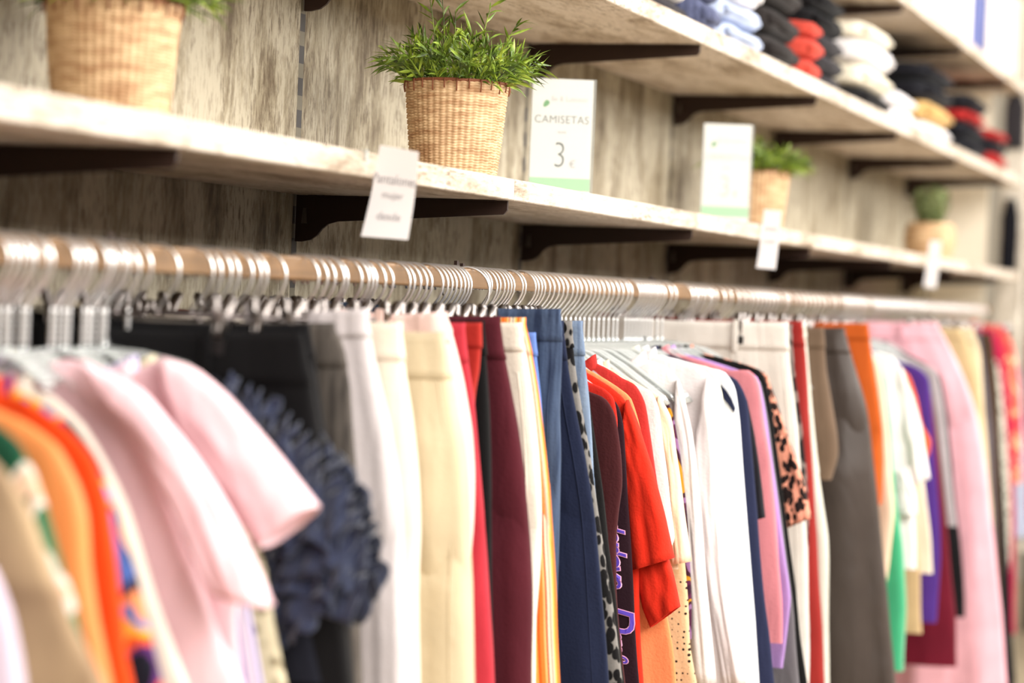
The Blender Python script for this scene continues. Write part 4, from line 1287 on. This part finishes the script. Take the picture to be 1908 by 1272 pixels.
# ------------------------------------------------------------------ price signs (acrylic holder with a printed card)
def price_sign(tl, tr, depth, label, faint):
    a = at_depth(tl[0], tl[1], depth); c = at_depth(tr[0], tr[1], depth)
    a.z = c.z = (a.z + c.z) / 2
    wdt = (c - a).length
    ex = (c - a).normalized(); ez = Vector((0, 0, 1)); ny = ez.cross(ex)      # ny points away from the viewer
    hgt = a.z - ZS
    t = thing('price_sign', label, 'sign', ((a.x + c.x) / 2, (a.y + c.y) / 2, ZS + 0.0004), (0, 0, math.atan2(ex.y, ex.x)))
    b = MB(); b.box(-wdt / 2 - 0.002, wdt / 2 + 0.0035, -0.0022, -0.0008, 0.0, hgt); b.box(-wdt / 2 - 0.002, wdt / 2 + 0.0035, 0.0008, 0.0022, 0.0, hgt)
    b.box(-wdt / 2 - 0.002, wdt / 2 + 0.0035, -0.012, 0.028, 0.0, 0.0022)
    link('holder', b.mesh(), M['acrylic'], t)
    b = MB(); b.box(-wdt / 2, wdt / 2 - 0.001, -0.0004, 0.0004, 0.003, hgt - 0.001); card = link('card', b.mesh(), M['paper'], t)
    b = MB(); b.box(-wdt / 2 + 0.0002, wdt / 2 - 0.0012, -0.00055, -0.0004, 0.012, 0.032); link('green_band', b.mesh(), M['green_ink'], card)

    def put(nm, body, size, x, z, mat, spacing=1.0, off=0.0, sx=1.0):
        me = text_mesh(body, size, off, 0.00005, 'CENTER', spacing)
        for v in me.vertices: v.co = Vector((x + v.co.x * sx, -0.0006 - max(0, v.co.z), z + v.co.y))
        link(nm, me, mat, card)
    put('word', 'CAMISETAS', 0.0178, -0.001, hgt - 0.072, M['pale_ink'] if faint else M['grey_ink'], 1.05, -0.0002, 0.94)
    put('small_print', 'desde', 0.0062, 0.0, hgt - 0.088, M['pale_ink'])
    put('price', '3', 0.060, -0.002, hgt - 0.143, M['pale_ink'] if faint else M['grey_ink'], 1.0, -0.0012, 0.78)
    put('euro', '\u20ac', 0.017, 0.019, hgt - 0.143, M['pale_ink'])
    put('logo_word', 'Be & Luttman', 0.0125, 0.010, hgt - 0.037, M['pale_ink'], 1.0, -0.0002, 0.85)
    pts = []
    for i in range(16):
        u = i / 16 * 2 * math.pi
        pts.append((0.0062 * math.cos(u) * (1 - 0.25 * math.cos(u)), 0.0042 * math.sin(u)))
    vs = []
    for px_, py_ in pts:
        r = math.radians(52)
        vs.append((-0.026 + px_ * math.cos(r) - py_ * math.sin(r), -0.0007, hgt - 0.040 + px_ * math.sin(r) + py_ * math.cos(r)))
    link('leaf_mark', mesh(vs, [tuple(range(16))]), M['leaf_ink'], card)
    return t


price_sign((994, 142), (1108, 152), 3.9, 'white price sign reading CAMISETAS 3 \u20ac in a clear holder with a pale green band', False)
price_sign((1313, 226), (1402, 236), 4.75, 'overexposed white price sign with barely legible print, left of the second grassy plant', True)

# ------------------------------------------------------------------ flag tags clipped on the shelf edge
def tag_card(corners, X, label, lines):
    tl, tr, br, bl = [on_x(px, py, X) for px, py in corners]
    t = thing('shelf_tag', label, 'tag', (X, FRONT, LEV['lower'][1]))
    o_ = Vector((X, FRONT, LEV['lower'][1]))
    n = 14
    def P(u, v):        # u 0..1 left-right, v 0..1 top-bottom
        p = (tl * (1 - u) + tr * u) * (1 - v) + (bl * (1 - u) + br * u) * v - o_
        p.x += 0.006 * math.sin(v * 2.6) - 0.004 * v
        return p
    for_front, back = [], []
    vs, fs = [], []
    for s, off in ((0, 0.0), (1, 0.0005)):
        for i in range(n + 1):
            for j in range(5):
                p = P(j / 4, i / n); p.x += off; p.y = min(p.y, -0.0012) if False else p.y
                vs.append(p)
    L = (n + 1) * 5
    for i in range(n):
        for j in range(4):
            a = i * 5 + j
            fs.append((a, a + 5, a + 6, a + 1)); fs.append((L + a, L + a + 1, L + a + 6, L + a + 5))
    for i in range(n):
        fs.append((i * 5, L + i * 5, L + i * 5 + 5, i * 5 + 5)); fs.append((i * 5 + 4, i * 5 + 9, L + i * 5 + 9, L + i * 5 + 4))
    card = link('card', mesh(vs, fs), M['paper'], t)
    W_ = (tr - tl).length; H_ = (bl - tl).length
    for body, v, size, sx in lines:
        me = text_mesh(body, size, 0.0, 0.00004, 'CENTER')
        for vv in me.vertices:
            p = P(0.5 + vv.co.x * sx / W_, v - vv.co.y / H_); p.x -= 0.0004; vv.co = p
        link('writing', me, M['pale_ink'], card)
    b = MB(); b.box(-0.004, 0.004, -0.0030, 0.012, 0.0006, 0.0022); b.box(-0.004, 0.004, -0.0030, -0.0008, -0.010, 0.0022)
    link('clip', b.mesh(), M['clear'], t)
    return t


LN = [('Pantalones', 0.40, 0.0165, 0.75), ('mujer', 0.56, 0.013, 0.8), ('desde', 0.80, 0.014, 0.8)]
tag_card([(708, 270), (780, 283), (760, 447), (673, 440)], 2.612, 'white paper tag clipped to the shelf edge, nearest and largest of the three', LN)
tag_card([(1424, 390), (1456, 393), (1445, 502), (1409, 499)], 4.635, 'white paper tag clipped to the shelf edge, middle one of the three', [('Jeans', 0.35, 0.014, 0.8), ('mujer', 0.56, 0.012, 0.8)])
tag_card([(1733, 448), (1754, 450), (1744, 537), (1721, 534)], 6.63, 'white paper tag clipped to the shelf edge, farthest and smallest of the three', [('Blusas', 0.4, 0.012, 0.8)])

# ------------------------------------------------------------------ folded clothes on the middle shelf
ZM = LEV['middle'][1] + 0.0004


def folded(name, label, x0, x1, yf, yb, z, h, mat, seed, group=None, slump=0.0):
    """a folded garment: rounded slab whose front edge shows its fold lines"""
    nu, nv = 60, 20
    vs, fs = [], []
    cx, cy = (x0 + x1) / 2, (yf + yb) / 2
    a, c = (x1 - x0) / 2, (yb - yf) / 2
    t = thing(name, label, 'folded clothes', (cx, cy, z), group=group)
    rings = 14
    for i in range(rings + 1):
        th = math.pi * i / rings
        zz = h / 2 - h / 2 * math.cos(th)
        rr = math.sin(th) ** 0.22 if 0 < i < rings else 0.4
        for j in range(nu):
            ph = 2 * math.pi * j / nu
            cc, ss = math.cos(ph), math.sin(ph)
            sx = math.copysign(abs(cc) ** 0.35, cc); sy = math.copysign(abs(ss) ** 0.35, ss)
            nz_ = noise.noise(Vector((sx * 1.6 + seed, sy * 1.6, zz * 9)))
            crease = 1 - 0.035 * math.exp(-((zz / h - 0.5) / 0.12) ** 2)
            x = sx * a * rr * crease + 0.008 * nz_
            y = sy * c * rr * crease + 0.009 * noise.noise(Vector((sx * 2 + 9, sy * 2 + seed, zz * 12)))
            zc_ = zz + 0.006 * noise.noise(Vector((x * 14 + seed, y * 14, zz * 5))) * (zz / h) - slump * max(0, -sy) * (x * 0 + 1) * zz / h
            vs.append((x, y, max(0.0, zc_)))
    for i in range(rings):
        for j in range(nu):
            j2 = (j + 1) % nu
            fs.append((i * nu + j, i * nu + j2, (i + 1) * nu + j2, (i + 1) * nu + j))
    fs.append(tuple(range(nu))[::-1]); fs.append(tuple(rings * nu + j for j in range(nu)))
    link('cloth', mesh(vs, fs, smooth=True), mat, t)
    # inner fold tongue visible at the front edge
    b = MB()
    b.tube([(-a * 0.8, -c + 0.010, h * 0.5), (0, -c + 0.006, h * 0.52), (a * 0.8, -c + 0.010, h * 0.5)], [h * 0.20, h * 0.22, h * 0.20], 10)
    link('fold', b.mesh(True), mat, t)
    return t


FC = {
    'rose': F('rose_fold', (206, 70, 84)), 'white': F('white_fold', (232, 228, 228)), 'navy': F('navy_fold', (62, 66, 92), 'denim', (120, 126, 156)), 'ice': F('ice_blue_fold', (190, 200, 222)),
    'char': F('charcoal_fold', (62, 56, 54)), 'black': F('black_fold', (26, 24, 28)), 'coral': F('coral_fold', (220, 96, 80)), 'cream': F('cream_fold', (232, 224, 206)),
    'tan': F('tan_fold', (214, 180, 122)), 'ink': F('ink_fold', (34, 34, 44)), 'red': F('red_fold', (190, 50, 48)), 'slate': F('slate_fold', (74, 70, 74))}
PILES = [   # label base, x0, x1, front y, [(colour name, material, height)...] from the bottom
    ('leftmost pile at the top edge', 3.50, 3.80, 1.098, [('rose red', 'rose', 0.045), ('white', 'white', 0.05), ('rose red', 'rose', 0.045), ('ice blue', 'ice', 0.05)]),
    ('pile left of the blue denim one', 3.86, 4.16, 1.105, [('slate grey', 'slate', 0.030), ('white', 'white', 0.055), ('navy', 'navy', 0.05), ('ice blue', 'ice', 0.05)]),
    ('blue denim pile', 4.20, 4.36, 1.105, [('navy', 'navy', 0.06), ('navy mottled', 'navy', 0.06), ('navy', 'navy', 0.05)]),
    ('ice blue pile', 4.37, 4.70, 1.100, [('ice blue', 'ice', 0.042), ('ice blue', 'ice', 0.045), ('pale white', 'white', 0.06), ('ice blue', 'ice', 0.05)]),
    ('charcoal pile left of the coral one', 4.74, 5.06, 1.105, [('charcoal', 'char', 0.062), ('charcoal', 'char', 0.062), ('charcoal', 'char', 0.058), ('charcoal', 'char', 0.05)]),
    ('coral pile', 5.09, 5.24, 1.095, [('coral red', 'coral', 0.045), ('coral red', 'coral', 0.05), ('coral red', 'coral', 0.038)]),
    ('tall black pile behind the coral one', 5.27, 5.62, 1.12, [('slate grey', 'slate', 0.045), ('slate grey', 'slate', 0.045), ('slate grey', 'slate', 0.045), ('black', 'black', 0.05), ('black', 'black', 0.045)]),
    ('white drooping pile', 5.70, 6.12, 1.095, [('black', 'black', 0.045), ('cream white', 'cream', 0.060), ('white', 'white', 0.06), ('cream', 'cream', 0.045)]),
    ('low white pile', 6.20, 6.52, 1.10, [('white', 'white', 0.040), ('white', 'white', 0.045)]),
    ('tan pile topped with black', 6.72, 7.22, 1.11, [('white', 'white', 0.05), ('tan', 'tan', 0.06), ('black', 'ink', 0.06), ('black', 'ink', 0.05)]),
    ('black and red pile by the far end', 7.45, 7.85, 1.10, [('black', 'ink', 0.055), ('black', 'ink', 0.055), ('red', 'red', 0.04), ('black', 'ink', 0.05)]),
    ('low pile at the far end', 8.0, 8.35, 1.095, [('red', 'red', 0.05), ('black', 'ink', 0.045), ('red', 'red', 0.035)]),
]
ORD = ['lowest', 'second up', 'third up', 'fourth up', 'topmost']
sd = 1
for lab, x0, x1, yf, layers in PILES:
    z = ZM
    for i, (cn, mk, h) in enumerate(layers):
        j = random.uniform(-0.008, 0.008)
        folded('folded_garment', f'{cn} folded garment, {ORD[i]} in the {lab}', x0 + 0.004 + j, x1 - 0.004 + j, yf + random.uniform(0, 0.008), yf + 0.28, z, h, FC[mk], sd, group='folded clothes on the middle shelf')
        z += h * 0.96; sd += 1

# white storage box with a blue stripe on the top shelf
zt_ = LEV['top'][1] + 0.0005
t = thing('storage_box', 'white box with a blue printed stripe on the top shelf at the right', 'box', (7.3, 1.26, zt_))
b = MB(); b.box(-0.55, 0.55, -0.14, 0.14, 0, 0.22); o = link('box_body', b.mesh(), M['paper'], t); bevel(o, 0.004, 2)
M['blue_stripe'] = F('blue_print', (96, 104, 156), 'print', extra=[(90, 98, 150), (120, 128, 176), (150, 156, 196)])
b = MB(); b.box(0.20, 0.52, -0.1425, -0.1405, 0.002, 0.21); link('blue_stripe', b.mesh(), M['blue_stripe'], t)
b = MB(); b.box(-0.555, 0.555, -0.145, 0.145, 0.222, 0.26); o = link('lid', b.mesh(), M['paper'], t); bevel(o, 0.004, 2)
t = thing('storage_box', 'cream box at the far end of the top shelf beside the blue striped one', 'box', (8.24, 1.26, zt_))
b = MB(); b.box(-0.36, 0.36, -0.14, 0.14, 0, 0.24); o = link('box_body', b.mesh(), M['panel'], t); bevel(o, 0.004, 2)
b = MB(); b.box(-0.365, 0.365, -0.145, 0.145, 0.242, 0.28); o = link('lid', b.mesh(), M['panel'], t); bevel(o, 0.004, 2)

# ------------------------------------------------------------------ the next fixture beyond the post
t = thing('clothing_rack', 'dark shelving fixture beyond the end post at the right frame edge', 'rack', (11.2, 1.15, 0))
b = MB()
for dx in (-0.6, 0.6):
    for dy in (-0.22, 0.22): b.box(dx - 0.02, dx + 0.02, dy - 0.02, dy + 0.02, 0, 2.6)
link('frame', b.mesh(), M['bracket'], t)
for z in (0.5, 1.72, 2.05, 2.4):
    b = MB(); b.box(-0.62, 0.62, -0.24, 0.24, z, z + 0.03); link('shelf_panel', b.mesh(), M['post'], t)
b = MB(); b.tube([(-0.6, -0.05, 1.55), (0.6, -0.05, 1.55)], 0.012, 10); link('rail', b.mesh(True), M['chrome_dark'], t)
for i, (mk, nm) in enumerate((('red', 'dark red'), ('ink', 'ink blue'), ('white', 'white'), ('red', 'deep red'))):
    tt = thing('hanging_garment', f'{nm} garment hanging on the far rack beyond the post, ' + ['first', 'second', 'third', 'fourth'][i] + ' from the front', 'garment', (10.75 + i * 0.22, 1.10, 1.55))
    rows = [(-0.05 - 0.15 * min(1, k / 3), -0.04 - 0.03 * k, 0.05 + 0.15 * min(1, k / 3), -0.04 - 0.03 * k, -0.04 - 0.03 * k, 0.03, k / 30) for k in range(30)]
    v, f = loop_mesh(rows, 40, 200 + i, 0.012); link('body', mesh(v, f, smooth=True), FC[mk], tt)
    b = MB(); b.tube([(0, y + 0.05, z + 0.012) for _, y, z in arc(0, -0.001, 0.014, -40, 180, 10)] + [(0, 0.0, -0.045)], 0.0015, 6); link('hook', b.mesh(True), M['chrome'], tt)
for z, rgb, nm in ((1.7504, (90, 110, 180), 'blue'), (2.0804, (176, 130, 60), 'ochre'), (2.4304, (150, 100, 40), 'amber')):
    tt = thing('storage_box', f'{nm} box on the far rack beyond the post', 'box', (11.0, 1.12, z))
    b = MB(); b.box(-0.25, 0.25, -0.18, 0.18, 0, 0.11); o = link('box_body', b.mesh(), plain(nm + '_card', rgb, 0.7), tt); bevel(o, 0.004, 2)
    b = MB(); b.box(-0.255, 0.255, -0.185, 0.185, 0.112, 0.14); o = link('lid', b.mesh(), plain(nm + '_lid', tuple(int(c * 0.85) for c in rgb), 0.7), tt); bevel(o, 0.004, 2)

for (za, zb, ya, yb, mk, lab) in ((H + 0.42, H + 0.17, 1.100, 1.160, 'ink', 'black scarf hanging on the far wooden post between the lower two shelves'),
                                  (H + 0.80, H + 0.60, 1.095, 1.165, 'slate', 'dark grey scarf hanging high on the far wooden post')):
    tt = thing('hanging_scarf', lab, 'scarf', (8.70, (ya + yb) / 2, za))
    w = (yb - ya) / 2
    rows = [(-w * (0.5 + 0.5 * min(1, k / 5)), -(za - zb) * k / 20, w * (0.5 + 0.5 * min(1, k / 5)), -(za - zb) * k / 20, -(za - zb) * k / 20, 0.008, k / 20) for k in range(21)]
    v, f = loop_mesh(rows, 30, 300 + int(za * 10), 0.004); link('cloth', mesh(v, f, smooth=True), FC[mk], tt)
    b = MB(); b.tube([(0.018, 0, 0.012), (0.004, 0, 0.012), (0, 0, 0.004), (0, 0, -0.006)], 0.003, 6); link('peg', b.mesh(True), M['bracket'], tt)

_seen = {}
for o in bpy.data.objects:
    if o.parent is None and 'label' in o:
        if not 4 <= len(o['label'].replace(',', '').split()) <= 16: print('LONG', len(o['label'].split()), o['label'])
        if o['label'] in _seen and not o.get('group'): print('DUP', o['label'])
        _seen[o['label']] = 1
